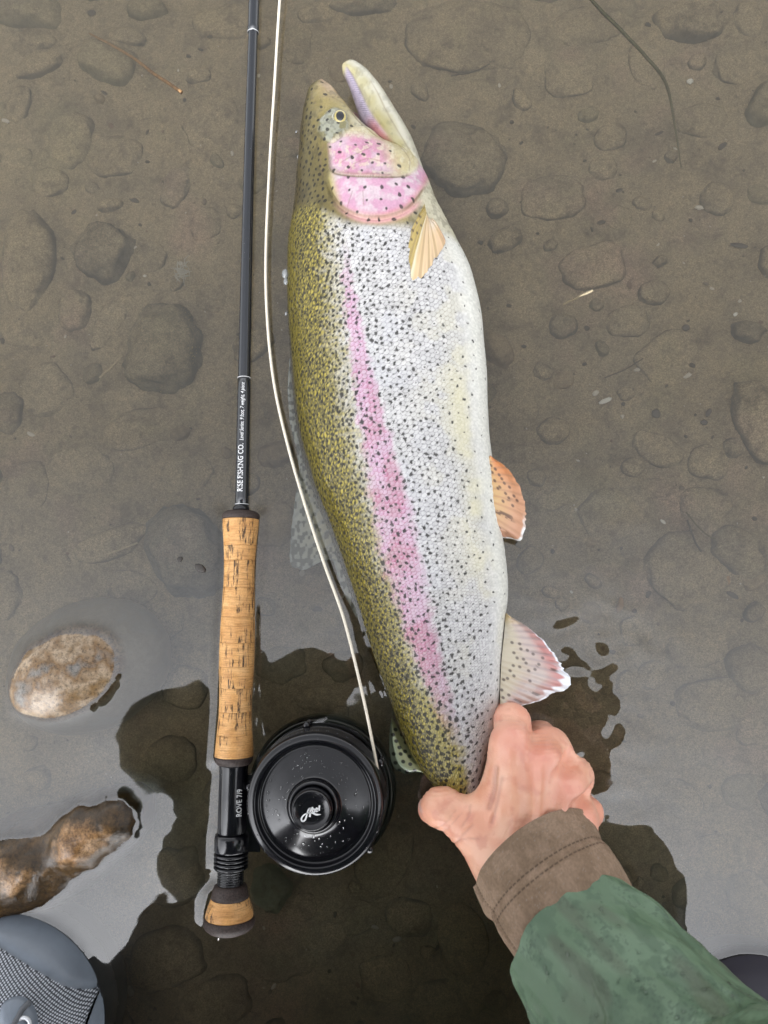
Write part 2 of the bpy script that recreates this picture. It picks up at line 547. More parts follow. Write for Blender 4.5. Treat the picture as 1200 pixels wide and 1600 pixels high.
bx = axes(0, 0.46, 0.003, 45.0); by = axes(0, 0.56, 0.003, 45.0)
GX, GY = np.meshgrid(bx, by, indexing='ij')
GZ = bed_height(GX.ravel(), GY.ravel()).reshape(GX.shape)
far = np.maximum(np.abs(GX), np.abs(GY))
GZ = np.where(far > 1.2, BED_Z + 0.004 * vnoise(GX * .7, GY * .7, seed=5), GZ)


TONE = (.96, 1.0)


def silt_mat(name, base, tone=0.35, silt=0.75, speck=None):
    """River stone or bed under a drift of fine silt: silt lies on what faces up, the stone shows on steep sides."""
    m, nt, b = new_mat(name)
    N, L = nt.nodes, nt.links
    tc = N.new('ShaderNodeTexCoord'); oi = N.new('ShaderNodeObjectInfo')

    def noise(scale, detail=5, rough=.6):
        t = N.new('ShaderNodeTexNoise'); t.inputs['Scale'].default_value = scale
        t.inputs['Detail'].default_value = detail; t.inputs['Roughness'].default_value = rough
        L.new(gp.outputs['Position'], t.inputs['Vector']); return t

    def ramp(src, stops):
        r = N.new('ShaderNodeValToRGB')
        e = r.color_ramp.elements
        e[0].position, e[0].color = stops[0][0], (*stops[0][1], 1); e[1].position, e[1].color = stops[-1][0], (*stops[-1][1], 1)
        for p, c in stops[1:-1]:
            q = e.new(p); q.color = (*c, 1)
        L.new(src, r.inputs[0]); return r

    def mixn(fac, a, bb, mode='MIX'):
        x = N.new('ShaderNodeMixRGB'); x.blend_type = mode
        if isinstance(fac, float): x.inputs[0].default_value = fac
        else: L.new(fac, x.inputs[0])
        L.new(a, x.inputs[1]); L.new(bb, x.inputs[2]); return x
    gp = N.new('ShaderNodeNewGeometry')
    n1 = noise(28, 6); n2 = noise(240, 6, .7); n3 = noise(900, 3, .7); n4 = noise(9, 3)
    c = np.array(base)
    r1 = ramp(n1.outputs['Fac'], [(.30, c * (1 - tone)), (.5, c), (.72, c * (1 + tone))])
    r2 = ramp(n2.outputs['Fac'], [(.28, (.55, .55, .56)), (.5, (1, 1, 1)), (.74, (1.35, 1.33, 1.28))])
    st = mixn(1.0, r1.outputs[0], r2.outputs[0], 'MULTIPLY')
    if speck:
        vo = N.new('ShaderNodeTexVoronoi'); vo.inputs['Scale'].default_value = 420
        L.new(gp.outputs['Position'], vo.inputs['Vector'])
        mm = N.new('ShaderNodeMath'); mm.operation = 'LESS_THAN'; mm.inputs[1].default_value = .28
        L.new(vo.outputs['Distance'], mm.inputs[0])
        mk = ramp(noise(45, 4).outputs['Fac'], [(.5, (0, 0, 0)), (.62, (1, 1, 1))])
        m3 = N.new('ShaderNodeMath'); m3.operation = 'MULTIPLY'; L.new(mm.outputs[0], m3.inputs[0]); L.new(mk.outputs[0], m3.inputs[1])
        sc = N.new('ShaderNodeRGB'); sc.outputs[0].default_value = (*speck, 1)
        st = mixn(m3.outputs[0], st.outputs[0], sc.outputs[0])
    # silt
    rs = ramp(n4.outputs['Fac'], [(.30, (.262, .222, .136)), (.44, (.285, .228, .148)), (.56, (.275, .226, .150)), (.68, (.320, .230, .172))])
    rg = ramp(n3.outputs['Fac'], [(.32, (.42, .42, .42)), (.5, (1, 1, 1)), (.68, (1.75, 1.72, 1.64))])
    rg2 = ramp(n2.outputs['Fac'], [(.32, (.68, .68, .69)), (.5, (1, 1, 1)), (.70, (1.22, 1.22, 1.19))])
    rb = ramp(n1.outputs['Fac'], [(.3, (.70, .70, .72)), (.5, (1, 1, 1)), (.7, (1.14, 1.13, 1.10))])
    si = mixn(1.0, mixn(1.0, mixn(1.0, rs.outputs[0], rg.outputs[0], 'MULTIPLY').outputs[0], rb.outputs[0], 'MULTIPLY').outputs[0], rg2.outputs[0], 'MULTIPLY')
    sm = ramp(noise(52, 6, .7).outputs['Fac'], [(.53, (1, 1, 1)), (.64, (.50, .50, .52))])
    sm2 = ramp(noise(150, 4, .7).outputs['Fac'], [(.58, (1, 1, 1)), (.68, (.62, .62, .63))])
    si = mixn(1.0, mixn(.8, si.outputs[0], sm.outputs[0], 'MULTIPLY').outputs[0], sm2.outputs[0], 'MULTIPLY')
    sx = N.new('ShaderNodeSeparateXYZ'); L.new(gp.outputs['Normal'], sx.inputs[0])
    ad = N.new('ShaderNodeMath'); ad.operation = 'MULTIPLY_ADD'; ad.inputs[1].default_value = .9
    L.new(n1.outputs['Fac'], ad.inputs[0]); L.new(sx.outputs['Z'], ad.inputs[2])
    rz = N.new('ShaderNodeMapRange'); rz.inputs['From Min'].default_value = .62; rz.inputs['From Max'].default_value = 1.22
    rz.inputs['To Min'].default_value = 0; rz.inputs['To Max'].default_value = silt
    L.new(ad.outputs[0], rz.inputs[0])
    fin = mixn(rz.outputs[0], st.outputs[0], si.outputs[0])
    # each stone has its own tone
    rr = N.new('ShaderNodeMapRange'); rr.inputs['To Min'].default_value = TONE[0]; rr.inputs['To Max'].default_value = TONE[1]
    L.new(oi.outputs['Random'], rr.inputs[0])
    fin = mixn(1.0, fin.outputs[0], rr.outputs[0], 'MULTIPLY')
    L.new(fin.outputs[0], b.inputs['Base Color'])
    b.inputs['Roughness'].default_value = .95; b.inputs['Specular IOR Level'].default_value = .1
    bp = N.new('ShaderNodeBump'); bp.inputs['Strength'].default_value = .8; bp.inputs['Distance'].default_value = .002
    L.new(n2.outputs['Fac'], bp.inputs['Height']); L.new(bp.outputs[0], b.inputs['Normal'])
    return m


M_BED = silt_mat('silt', (.25, .205, .15), .25, .95)
TONE = (1.0, 1.22)
M_STONE = [silt_mat('silted_stone', (.085, .082, .070), .40, .93), silt_mat('olive_stone', (.13, .125, .085), .4, .62),
           silt_mat('dark_stone', (.09, .09, .084), .45, .75), silt_mat('tan_stone', (.20, .15, .095), .35, .45)]
M_BIG = {'dark': silt_mat('slate_stone', (.10, .10, .088), .6, .76), 'algae': silt_mat('algae_stone', (.095, .095, .068), .5, .70, (.30, .25, .09)),
         'blue': silt_mat('blue_stone', (.12, .128, .122), .35, .55, (.16, .19, .17)), 'green': silt_mat('green_pebble', (.20, .23, .17), .35, .10)}

bed = mesh_np('riverbed', np.stack([GX, GY, GZ], -1), grid_faces(len(bx), len(by)), M_BED)
tag(bed, kind='structure')


def stone_mesh(a, b, rise, seed, depth=None, flat=.8, rough=.10):
    V = ICO_V.copy()
    p = 0.82
    V = np.sign(V) * np.abs(V) ** p
    V /= np.linalg.norm(V, axis=1, keepdims=True) ** .55
    n1 = fbm(V[:, 0] * .9 + seed * 3.1, V[:, 1] * .9, V[:, 2] * .9, 2, seed)
    n2 = fbm(V[:, 0] * 2.6 + seed, V[:, 1] * 2.6, V[:, 2] * 2.6, 3, seed + 7)
    n3 = fbm(V[:, 0] * 11, V[:, 1] * 11 + seed, V[:, 2] * 11, 2, seed + 9)
    V = V * (1 + .26 * n1 + rough * n2 + .016 * n3)[:, None]
    # a flattish top, the foot sunk into the silt
    top = V[:, 2] > 0
    V[top, 2] = V[top, 2] / (1 + .35 * np.maximum(V[top, 2], 0) ** 2)
    zt = V[:, 2].max()
    V[:, 2] *= 1 / zt
    V[:, 0] *= a; V[:, 1] *= b
    d = .5 * rise if depth is None else depth
    V[:, 2] = np.where(V[:, 2] > 0, V[:, 2] * rise, V[:, 2] * d)
    return V


def bed_at(x, y):
    return float(bed_noise(np.array([x]), np.array([y]))[0])


for i, row in enumerate(STONES):
    u, v, a, b, rot, rise, tone = row
    c, a, b, r = stone_place(u, v, a, b, rot, rise)
    V = stone_mesh(a, b, rise * .95, 100 + i)
    co, si_ = math.cos(r), math.sin(r)
    V = np.stack([V[:, 0] * co - V[:, 1] * si_, V[:, 0] * si_ + V[:, 1] * co, V[:, 2]], 1)
    o = mesh_np('cobble', V, ICO_F, M_STONE[tone], bed)
    o.location = (c[0], c[1], bed_at(c[0], c[1]) - .001)
for i, (u, v, a, b, rot, rise, kind, label) in enumerate(BIG_STONES):
    c, a, b, r = stone_place(u, v, a, b, rot, rise)
    V = stone_mesh(a, b, rise * 1.1, 300 + i, rough=.22)
    co, si_ = math.cos(r), math.sin(r)
    V = np.stack([V[:, 0] * co - V[:, 1] * si_, V[:, 0] * si_ + V[:, 1] * co, V[:, 2]], 1)
    o = mesh_np('river_stone', V, ICO_F, M_BIG[kind])
    o.location = (c[0], c[1], bed_at(c[0], c[1]) - .001)
    tag(o, label, 'stone')

# small gravel scattered over the bed, outside the frame too
gv, gf, k = [], [], 0
for i in range(1900):
    x, y = RNG.uniform(-.42, .42), RNG.uniform(-.52, .52)
    s = .0004 + .0019 * RNG.random() ** 5
    V = ICO2_V
    q = V * (1 + .35 * vnoise(V[:, 0] * 1.6 + i, V[:, 1] * 1.6, V[:, 2] * 1.6, seed=9))[:, None] * np.array([s * RNG.uniform(.8, 2.2), s, s * .5])
    a = RNG.uniform(0, 6.28)
    q = np.stack([q[:, 0] * np.cos(a) - q[:, 1] * np.sin(a), q[:, 0] * np.sin(a) + q[:, 1] * np.cos(a), q[:, 2]], 1)
    gv.append(q + np.array([x, y, 0])); gf.append(ICO2_F + k); k += len(V)
gv = np.concatenate(gv)
cz = gv.reshape(-1, len(ICO2_V), 3)[:, :, :2].mean(1)
bz = bed_height(cz[:, 0].copy(), cz[:, 1].copy())
gv[:, 2] += np.repeat(bz + .0004, len(ICO2_V))
gc = np.array([(.03, .028, .025), (.05, .045, .04), (.55, .52, .46), (.14, .11, .08), (.16, .10, .07)])[RNG.choice(5, 1900, p=[.36, .18, .20, .16, .10])]
M_VC_ROUGH = vcol('grit', rough=.8, spec=.2)
grit = mesh_np('gravel', gv, np.concatenate(gf), M_VC_ROUGH, col=np.repeat(gc, len(ICO2_V), 0))
tag(grit, 'fine dark and pale grit scattered over the silty riverbed', 'gravel', kind='stuff')

# ---- the two stones that break the surface at the left
def granite_mat():
    m, nt, b = new_mat('wet_granite')
    N, L = nt.nodes, nt.links
    tc = N.new('ShaderNodeTexCoord')

    def noise(scale, detail=5, rough=.65):
        t = N.new('ShaderNodeTexNoise'); t.inputs['Scale'].default_value = scale
        t.inputs['Detail'].default_value = detail; t.inputs['Roughness'].default_value = rough
        L.new(tc.outputs['Object'], t.inputs['Vector']); return t

    def ramp(src, stops):
        r = N.new('ShaderNodeValToRGB'); e = r.color_ramp.elements
        e[0].position, e[0].color = stops[0][0], (*stops[0][1], 1); e[1].position, e[1].color = stops[-1][0], (*stops[-1][1], 1)
        for p, c in stops[1:-1]:
            q = e.new(p); q.color = (*c, 1)
        L.new(src, r.inputs[0]); return r
    big = ramp(noise(26, 3).outputs['Fac'], [(.36, (.15, .142, .13)), (.44, (.15, .090, .040)), (.53, (.30, .235, .165)), (.62, (.16, .100, .045))])
    sp = ramp(noise(430, 4, .8).outputs['Fac'], [(.36, (.28, .26, .24)), (.48, (.85, .83, .80)), (.64, (1.25, 1.2, 1.14))])
    x = N.new('ShaderNodeMixRGB'); x.blend_type = 'MULTIPLY'; x.inputs[0].default_value = .9
    L.new(big.outputs[0], x.inputs[1]); L.new(sp.outputs[0], x.inputs[2])
    # below the waterline a film of pale grey green silt
    sx = N.new('ShaderNodeSeparateXYZ'); g = N.new('ShaderNodeNewGeometry'); L.new(g.outputs['Position'], sx.inputs[0])
    mr = N.new('ShaderNodeMapRange'); mr.inputs['From Min'].default_value = -.0015; mr.inputs['From Max'].default_value = -.004
    L.new(sx.outputs['Z'], mr.inputs[0])
    y = N.new('ShaderNodeMixRGB'); y.inputs[2].default_value = (.24, .225, .18, 1)
    mm = N.new('ShaderNodeMath'); mm.operation = 'MULTIPLY'; mm.inputs[1].default_value = .75
    L.new(mr.outputs[0], mm.inputs[0]); L.new(mm.outputs[0], y.inputs[0]); L.new(x.outputs[0], y.inputs[1])
    L.new(y.outputs[0], b.inputs['Base Color'])
    b.inputs['Roughness'].default_value = .30
    bp = N.new('ShaderNodeBump'); bp.inputs['Strength'].default_value = .35; bp.inputs['Distance'].default_value = .0008
    L.new(noise(500, 4).outputs['Fac'], bp.inputs['Height']); L.new(bp.outputs[0], b.inputs['Normal'])
    return m


M_GRANITE = granite_mat()
WET_MESHES = []                   # world vertices of things that break the water surface, and how far it climbs them
c = W(98, 1056, 0)
F_ = Field(np.arange(c[0] - .075, c[0] + .075, .0022), np.arange(c[1] - .06, c[1] + .06, .0022), np.arange(-.078, .03, .0022))
ra = math.radians(22)
Rm = np.array([[math.cos(ra), -math.sin(ra), 0], [math.sin(ra), math.cos(ra), 0], [0, 0, 1]])
F_.ell(c + [0.005, .005, -.034], (.064, .050, .040), Rm, .004)
F_.ell(c + [-0.008, -.004, -.012], (.036, .026, .022), Rm, .012)
V, F = F_.mesh(); V = relax(V, F, 2)
nn = vnormals(V, F)
V = V + nn * (.0016 * fbm(V[:, 0] * 45, V[:, 1] * 45, V[:, 2] * 45, 3, 21))[:, None]
WET_MESHES.append((V, .0006))
o = mesh_np('granite_cobble', V - c, F, M_GRANITE); o.location = c
tag(o, 'rounded speckled granite cobble breaking the surface at left, half wet', 'stone')

F_ = Field(np.arange(-.40, -.14, .003), np.arange(-.27, -.09, .003), np.arange(-.078, .035, .003))
for u, v, z, ax_, bx_, hz, rot, k in ((55, 1366, -.026, .050, .026, .036, 20, .012), (30, 1350, -.022, .056, .026, .036, 22, .004), (-60, 1390, -.02, .06, .04, .045, 15, .01), (150, 1292, -.024, .044, .024, .036, 24, .012),
                                      (196, 1268, -.020, .020, .018, .026, 10, .01), (90, 1325, -.04, .07, .034, .035, 22, .015)):
    ra = math.radians(rot)
    Rm = np.array([[math.cos(ra), -math.sin(ra), 0], [math.sin(ra), math.cos(ra), 0], [0, 0, 1]])
    F_.ell(W(u, v, z), (ax_, bx_, hz), Rm, k)
V, F = F_.mesh(); V = relax(V, F, 2)
nn = vnormals(V, F)
V = V + nn * (.0018 * np.round(2.2 * fbm(V[:, 0] * 30, V[:, 1] * 30, V[:, 2] * 30, 2, 15)) / 1.6 + .005 * fbm(V[:, 0] * 26, V[:, 1] * 26, V[:, 2] * 26, 3, 5) + .0026 * fbm(V[:, 0] * 100, V[:, 1] * 100, V[:, 2] * 100, 3, 8))[:, None]
c = W(80, 1330, 0)


def brown_rock_mat():
    m, nt, b = new_mat('wet_brown_rock')
    N, L = nt.nodes, nt.links
    tc = N.new('ShaderNodeTexCoord')

    def noise(scale, detail=5, rough=.65):
        t = N.new('ShaderNodeTexNoise'); t.inputs['Scale'].default_value = scale
        t.inputs['Detail'].default_value = detail; t.inputs['Roughness'].default_value = rough
        L.new(tc.outputs['Object'], t.inputs['Vector']); return t

    def ramp(src, stops):
        r = N.new('ShaderNodeValToRGB'); e = r.color_ramp.elements
        e[0].position, e[0].color = stops[0][0], (*stops[0][1], 1); e[1].position, e[1].color = stops[-1][0], (*stops[-1][1], 1)
        for p, c in stops[1:-1]:
            q = e.new(p); q.color = (*c, 1)
        L.new(src, r.inputs[0]); return r
    g = N.new('ShaderNodeNewGeometry'); sx = N.new('ShaderNodeSeparateXYZ'); L.new(g.outputs['Position'], sx.inputs[0])
    # dark wet band and algae near the waterline, dry tan crest
    ad = N.new('ShaderNodeMath'); ad.operation = 'MULTIPLY_ADD'; ad.inputs[1].default_value = .018; L.new(noise(38, 4).outputs['Fac'], ad.inputs[0]); L.new(sx.outputs['Z'], ad.inputs[2])
    mr = N.new('ShaderNodeMapRange'); mr.inputs['From Min'].default_value = .0185; mr.inputs['From Max'].default_value = .0225; L.new(ad.outputs[0], mr.inputs[0])
    dry = ramp(noise(60, 5).outputs['Fac'], [(.32, (.15, .075, .024)), (.5, (.26, .145, .062)), (.68, (.36, .23, .125))])
    wet = ramp(noise(80, 5).outputs['Fac'], [(.32, (.022, .014, .006)), (.5, (.055, .032, .012)), (.7, (.095, .056, .022))])
    x = N.new('ShaderNodeMixRGB'); L.new(mr.outputs[0], x.inputs[0]); L.new(wet.outputs[0], x.inputs[1]); L.new(dry.outputs[0], x.inputs[2])
    sp = ramp(noise(480, 4, .8).outputs['Fac'], [(.36, (.30, .27, .24)), (.5, (.95, .93, .9)), (.66, (1.4, 1.38, 1.3))])
    y = N.new('ShaderNodeMixRGB'); y.blend_type = 'MULTIPLY'; y.inputs[0].default_value = .8
    L.new(x.outputs[0], y.inputs[1]); L.new(sp.outputs[0], y.inputs[2]); L.new(y.outputs[0], b.inputs['Base Color'])
    b.inputs['Roughness'].default_value = .28
    bp = N.new('ShaderNodeBump'); bp.inputs['Strength'].default_value = .5; bp.inputs['Distance'].default_value = .0012
    L.new(noise(300, 5).outputs['Fac'], bp.inputs['Height']); L.new(bp.outputs[0], b.inputs['Normal'])
    return m


M_BROWN = brown_rock_mat()
WET_MESHES.append((V, .0005))
o = mesh_np('brown_rock', V - c, F, M_BROWN); o.location = c
tag(o, 'long wet tan and brown rock breaking the surface above the boot at lower left', 'rock')
ROCK_V = V
WATER_IOR = 1.72
WATER_DENSITY = 5.0

# ---------------------------------------------------------------- trout
# back and belly outlines of head and body, snout to tail (photo positions); the mouth edge counts as the belly side of the upper jaw
F_L = [(496, 129), (484, 140), (477, 163), (472, 200), (468, 240), (463, 290), (457, 340), (452, 382), (450, 430), (451, 500), (454, 560), (460, 620),
       (470, 690), (486, 750), (505, 805), (522, 850), (540, 900), (560, 962), (580, 1020), (602, 1075), (622, 1130), (645, 1178), (668, 1215), (690, 1245), (705, 1268)]
F_R = [(502, 128), (518, 142), (531, 160), (546, 180), (562, 198), (600, 232), (655, 262), (684, 318), (714, 378), (738, 440), (752, 510), (760, 580),
       (764, 640), (767, 695), (772, 750), (779, 815), (787, 870), (791, 925), (789, 975), (784, 1030), (783, 1085), (776, 1135), (762, 1175), (752, 1212), (748, 1240)]
F_B = np.array([3, 9, 14, 19, 24, 31, 37, 41, 44, 48, 50, 51, 51, 50, 48, 46, 43, 39, 34, 30, 26, 22, 20, 19, 18]) / 1000.0       # half thickness
F_ZL = np.array([18, 17, 15, 12, 10, 6, 2, -3, -7, -12, -16, -19, -21, -22, -22, -21, -20, -18, -13, -6, -1, 4, 8, 11, 13]) / 1000.0
F_ZR = np.array([20, 20, 19, 18, 17, 15, 14, 13, 12, 12, 12, 12, 12, 12, 12, 12, 12, 12, 14, 16, 18, 18, 17, 15, 14]) / 1000.0
_tt = np.linspace(0, 1, len(F_L))
NS, NT, NB = 1000, 400, 40
_ts = np.linspace(0, 1, NS)
# equal steps along the fish
_mid = (np.array(F_L) + np.array(F_R)) / 2.0
_cl = np.r_[0, np.cumsum(np.linalg.norm(np.diff(_mid, axis=0), axis=1))]
FISH_LEN = _cl[-1]
_ss = np.linspace(0, FISH_LEN, NS)


def along(vals, s):
    """Smooth interpolation of one value per outline station at distance s along the fish."""
    v = np.asarray(vals, float)
    m = np.gradient(v, _cl)
    i = np.clip(np.searchsorted(_cl, s, side='right') - 1, 0, len(v) - 2)
    h = _cl[i + 1] - _cl[i]; t = (s - _cl[i]) / h
    return (2 * t**3 - 3 * t**2 + 1) * v[i] + (t**3 - 2 * t**2 + t) * h * m[i] + (-2 * t**3 + 3 * t**2) * v[i + 1] + (t**3 - t**2) * h * m[i + 1]


LU, LV = along([p[0] for p in F_L], _ss), along([p[1] for p in F_L], _ss)
RU, RV = along([p[0] for p in F_R], _ss), along([p[1] for p in F_R], _ss)
BB, ZL, ZR = along(F_B, _ss), along(F_ZL, _ss), along(F_ZR, _ss)
# angle round the body: the upper half fine (left edge to right edge), the hidden under half coarse
th = np.r_[np.pi - np.linspace(0, np.pi, NT), -np.linspace(0, np.pi, NB + 2)[1:-1]]
ct, st = np.cos(th), np.sin(th)
ex = 0.92
cx_ = np.sign(ct) * np.abs(ct) ** ex; sx_ = np.sign(st) * np.abs(st) ** ex
PLc, PRc = W(LU, LV, ZL), W(RU, RV, ZR)
M_, H_ = (PLc + PRc) / 2, (PRc - PLc) / 2
under = np.where(sx_ < 0, .86, 1.0)
FP = M_[:, None] + H_[:, None] * cx_[None, :, None]
FP[..., 2] += BB[:, None] * (sx_ * under)[None, :]
q = (cx_ + 1) / 2                                   # 0 at the back, 1 at the belly
U = LU[:, None] + (RU - LU)[:, None] * q[None]; Vv = LV[:, None] + (RV - LV)[:, None] * q[None]
Q = np.broadcast_to(q[None], U.shape)
S_ = np.broadcast_to(_ss[:, None], U.shape)
# arc length round the body in the same pixel unit
dP = np.linalg.norm(np.diff(FP, axis=1), axis=2) / S0
T_ = np.concatenate([np.zeros((NS, 1)), np.cumsum(dP, 1)], 1)
T_ = T_ - T_[:, [NT // 2]]
TOP = np.broadcast_to((np.arange(len(th)) < NT)[None], U.shape)


def poly_sd(u, v, pts, n=140):
    """Signed distance (pixels, negative inside) to a closed smooth outline."""
    p = np.asarray(pts, float); p = pl(np.r_[p, p[:1]], n)
    d = np.full(u.shape, 1e9); ins = np.zeros(u.shape, bool)
    for a, b in zip(p[:-1], p[1:]):
        e = b - a
        t = np.clip(((u - a[0]) * e[0] + (v - a[1]) * e[1]) / max(e @ e, 1e-9), 0, 1)
        d = np.minimum(d, (u - a[0] - t * e[0]) ** 2 + (v - a[1] - t * e[1]) ** 2)
        c_ = (a[1] > v) != (b[1] > v)
        ins ^= c_ & (u < (b[0] - a[0]) * (v - a[1]) / (b[1] - a[1] + 1e-12) + a[0])
    d = np.sqrt(d)
    return np.where(ins, -d, d)


def line_d(u, v, pts, n=60):
    p = pl(np.asarray(pts, float), n)
    d = np.full(u.shape, 1e9)
    for a, b in zip(p[:-1], p[1:]):
        e = b - a
        t = np.clip(((u - a[0]) * e[0] + (v - a[1]) * e[1]) / max(e @ e, 1e-9), 0, 1)
        d = np.minimum(d, (u - a[0] - t * e[0]) ** 2 + (v - a[1] - t * e[1]) ** 2)
    return np.sqrt(d)


GILL = [(522, 322), (530, 345), (545, 366), (566, 379), (590, 384), (615, 380), (636, 368), (650, 350), (660, 328), (668, 305), (672, 280), (655, 262), (630, 255), (600, 240), (560, 236), (540, 250), (526, 280)]
PREOP = [(520, 262), (522, 285), (524, 304), (534, 314), (555, 320), (585, 322), (610, 321), (632, 315), (646, 302), (654, 284), (652, 262), (630, 240), (590, 225), (550, 235)]
SOCKET = [(514, 205), (524, 195), (536, 198), (546, 210), (550, 226), (547, 243), (538, 256), (528, 262), (514, 252), (505, 238), (504, 220)]

head = (Vv < 470)
hs = np.where(head.any(1))[0].max() + 1
hu, hv = U[:hs, :NT], Vv[:hs, :NT]
g_gill = np.full(U.shape, 99.0); g_pre = np.full(U.shape, 99.0); g_soc = np.full(U.shape, 99.0)
g_gill[:hs, :NT] = poly_sd(hu, hv, GILL); g_pre[:hs, :NT] = poly_sd(hu, hv, PREOP); g_soc[:hs, :NT] = poly_sd(hu, hv, SOCKET)

# scales begin behind the head along a slanting edge
scale_edge = 352 + 40 * smooth(.15, .45, Q) - 6 * (Q < .1)
scaly = smooth(-10, 14, Vv - scale_edge) * smooth(-1, 10, g_gill - 6)
scaly = np.where(TOP, scaly, smooth(380, 420, Vv))


def scale_rows(s, t, ps, pt, seed, jit_):
    """Overlapping scales on a staggered lattice: id noise, height, distance to the free edge."""
    jrow = np.floor(t / pt)
    best = np.full(s.shape, 1e9); hid = np.zeros(s.shape); edge = np.zeros(s.shape); hh = np.zeros(s.shape); rad = np.zeros(s.shape)
    for dj in (-1, 0, 1):
        j = jrow + dj
        off = np.where(np.mod(j, 2) == 0, 0.0, .5)
        i0 = np.floor(s / ps - off)
        for di in (-1, 0):
            i = i0 + di
            ii, jj = i.astype(np.int64), j.astype(np.int64)
            jx = jit_ * (_hash(ii, jj, 0 * ii, seed + 1) - .5); jy = jit_ * (_hash(ii, jj, 0 * ii, seed + 2) - .5)
            cs = (i + off + .5 + jx) * ps; ctt = (j + .5 + jy) * pt
            ds, dt = (s - cs) / ps, (t - ctt) / pt
            r = np.sqrt((ds / 1.0) ** 2 + (dt / .80) ** 2)
            ok = (r < 1.0) & (cs < best)
            best = np.where(ok, cs, best)
            hid = np.where(ok, _hash(i.astype(np.int64), j.astype(np.int64), 0 * i.astype(np.int64), seed), hid)
            hh = np.where(ok, ds, hh)
            edge = np.where(ok, 1 - r, edge)
    return hid, hh, edge


# size of scales from back to belly and towards the tail
pt_of_q = lambda q_: np.interp(q_, [0, .15, .33, .45, .6, .8, .9, 1], [5.6, 5.8, 6.6, 7.4, 7.4, 6.2, 4.8, 4.2])
sw_ = _ss[:, None] * np.ones_like(U)
tq = np.concatenate([np.zeros(1), np.cumsum(np.diff(T_[NS // 2]) / pt_of_q((q[1:] + q[:-1]) / 2))])
tlat = tq[None, :] * np.clip((T_[:, [NT - 1]] - T_[:, [0]]) / (T_[NS // 2, NT - 1] - T_[NS // 2, 0]), .42, 1.0) ** .62
tlat = tlat - tlat[:, [NT // 2]]
slat = S_ / (6.6 * (1 - .12 * smooth(700, 1100, S_))) + .34 * tlat * .6
SID, SH, SEDGE = scale_rows(slat, tlat, 1.0, 1.0, 77, .18 + .62 * smooth(.36, .22, Q) + .5 * smooth(960, 1120, Vv))

# ---- colour
hu_n = fbm(U / 42, Vv / 42, octaves=3, seed=61)
fine = vnoise(U / 2.1, Vv / 2.1, seed=62)
one = np.ones(U.shape)
C_BACK_HI = np.array((.34, .272, .040)); C_BACK = np.array((.076, .062, .012)); C_DARK = np.array((.007, .006, .004))
C_SILV = np.array((.535, .525, .512)); C_GAP = np.array((.15, .145, .15)); C_BELLY = np.array((.60, .595, .54))
tail_w = smooth(880, 1180, Vv)
dors = smooth(.42, .19, Q + .05 * hu_n + .04 * vnoise(U / 5, Vv / 5, seed=67) - .03 * smooth(760, 1000, Vv) - .28 * smooth(1040, 1215, Vv))
edge_dark = smooth(.20, .01, Q)
bump_hi = smooth(.18, .55, SEDGE) * (.35 + .65 * SID)
back = mix(C_BACK * one[..., None], C_BACK_HI * one[..., None], np.clip(bump_hi * (1.10 - .72 * edge_dark), 0, 1))
back = mix(back, np.array((.37, .32, .10)) * one[..., None], smooth(.18, .34, Q) * .42)
gap = smooth(.24, .02, SEDGE)
silv = mix(C_SILV * (.90 + .22 * (SID - .5))[..., None], C_GAP * one[..., None], gap * .78 * smooth(.95, .80, Q))
silv = mix(silv, np.array((.52, .49, .36)) * one[..., None], .38 * smooth(.03, .30, hu_n) * smooth(.5, .8, Q))
silv = mix(silv, np.array((.47, .475, .51)) * one[..., None], .30 * smooth(.0, .35, -hu_n) * smooth(.72, .5, Q))
col = mix(silv, back, dors)
belly = smooth(.86, .96, Q + .02 * hu_n) * smooth(1100, 900, Vv)
col = mix(col, C_BELLY * one[..., None] * (1 + .05 * fine)[..., None], belly)
# yellow cast between flank and belly
yl = np.exp(-((Q - .84) / .06) ** 2) * smooth(480, 700, Vv) * smooth(1000, 800, Vv) * (.5 + .5 * hu_n)
col = mix(col, np.array((.56, .52, .33)) * one[..., None], np.clip(yl * .8, 0, 1))
# the pink band along the lateral line
bu = np.interp(Vv, [380, 440, 490, 560, 620, 680, 740, 800, 860, 920, 980, 1040, 1090, 1140, 1200], [546, 550, 557, 569, 580, 592, 606, 618, 629, 643, 659, 675, 690, 706, 716])
bw = np.interp(Vv, [400, 480, 560, 640, 700, 780, 860, 920, 1000, 1060, 1140], [5, 8, 12, 16, 21, 27, 30, 28, 23, 18, 13])
bn = 7.0 * fbm(U / 14, Vv / 14, octaves=3, seed=64) + 5 * (SID - .5)
band = smooth(1.30, .55, np.abs(U - bu + bn) / bw) * smooth(405, 520, Vv) * smooth(1190, 1000, Vv)
pink = mix(np.array((.47, .29, .40)) * one[..., None], np.array((.40, .15, .235)) * one[..., None], np.clip(smooth(-.25, .35, fbm(U / 26, Vv / 38, octaves=2, seed=65)) * smooth(520, 760, Vv) + .2 * (SID - .5), 0, 1))
pink = mix(pink, np.array((.25, .075, .12)) * one[..., None], gap * .70)
pink = mix(pink, np.array((.60, .48, .57)) * one[..., None], .45 * smooth(.3, .75, SEDGE) * SID)
col = mix(col, pink, np.clip(band * (.62 + .36 * SID), 0, 1))
# dusky dashes under the band towards the tail
wr = tail_w * smooth(.35, .55, Q) * smooth(1.0, .8, Q)
col = mix(col, np.array((.40, .39, .42)) * one[..., None], .35 * wr * smooth(-.1, .3, fbm(U / 22 + Vv / 60, Vv / 9, octaves=2, seed=66)))
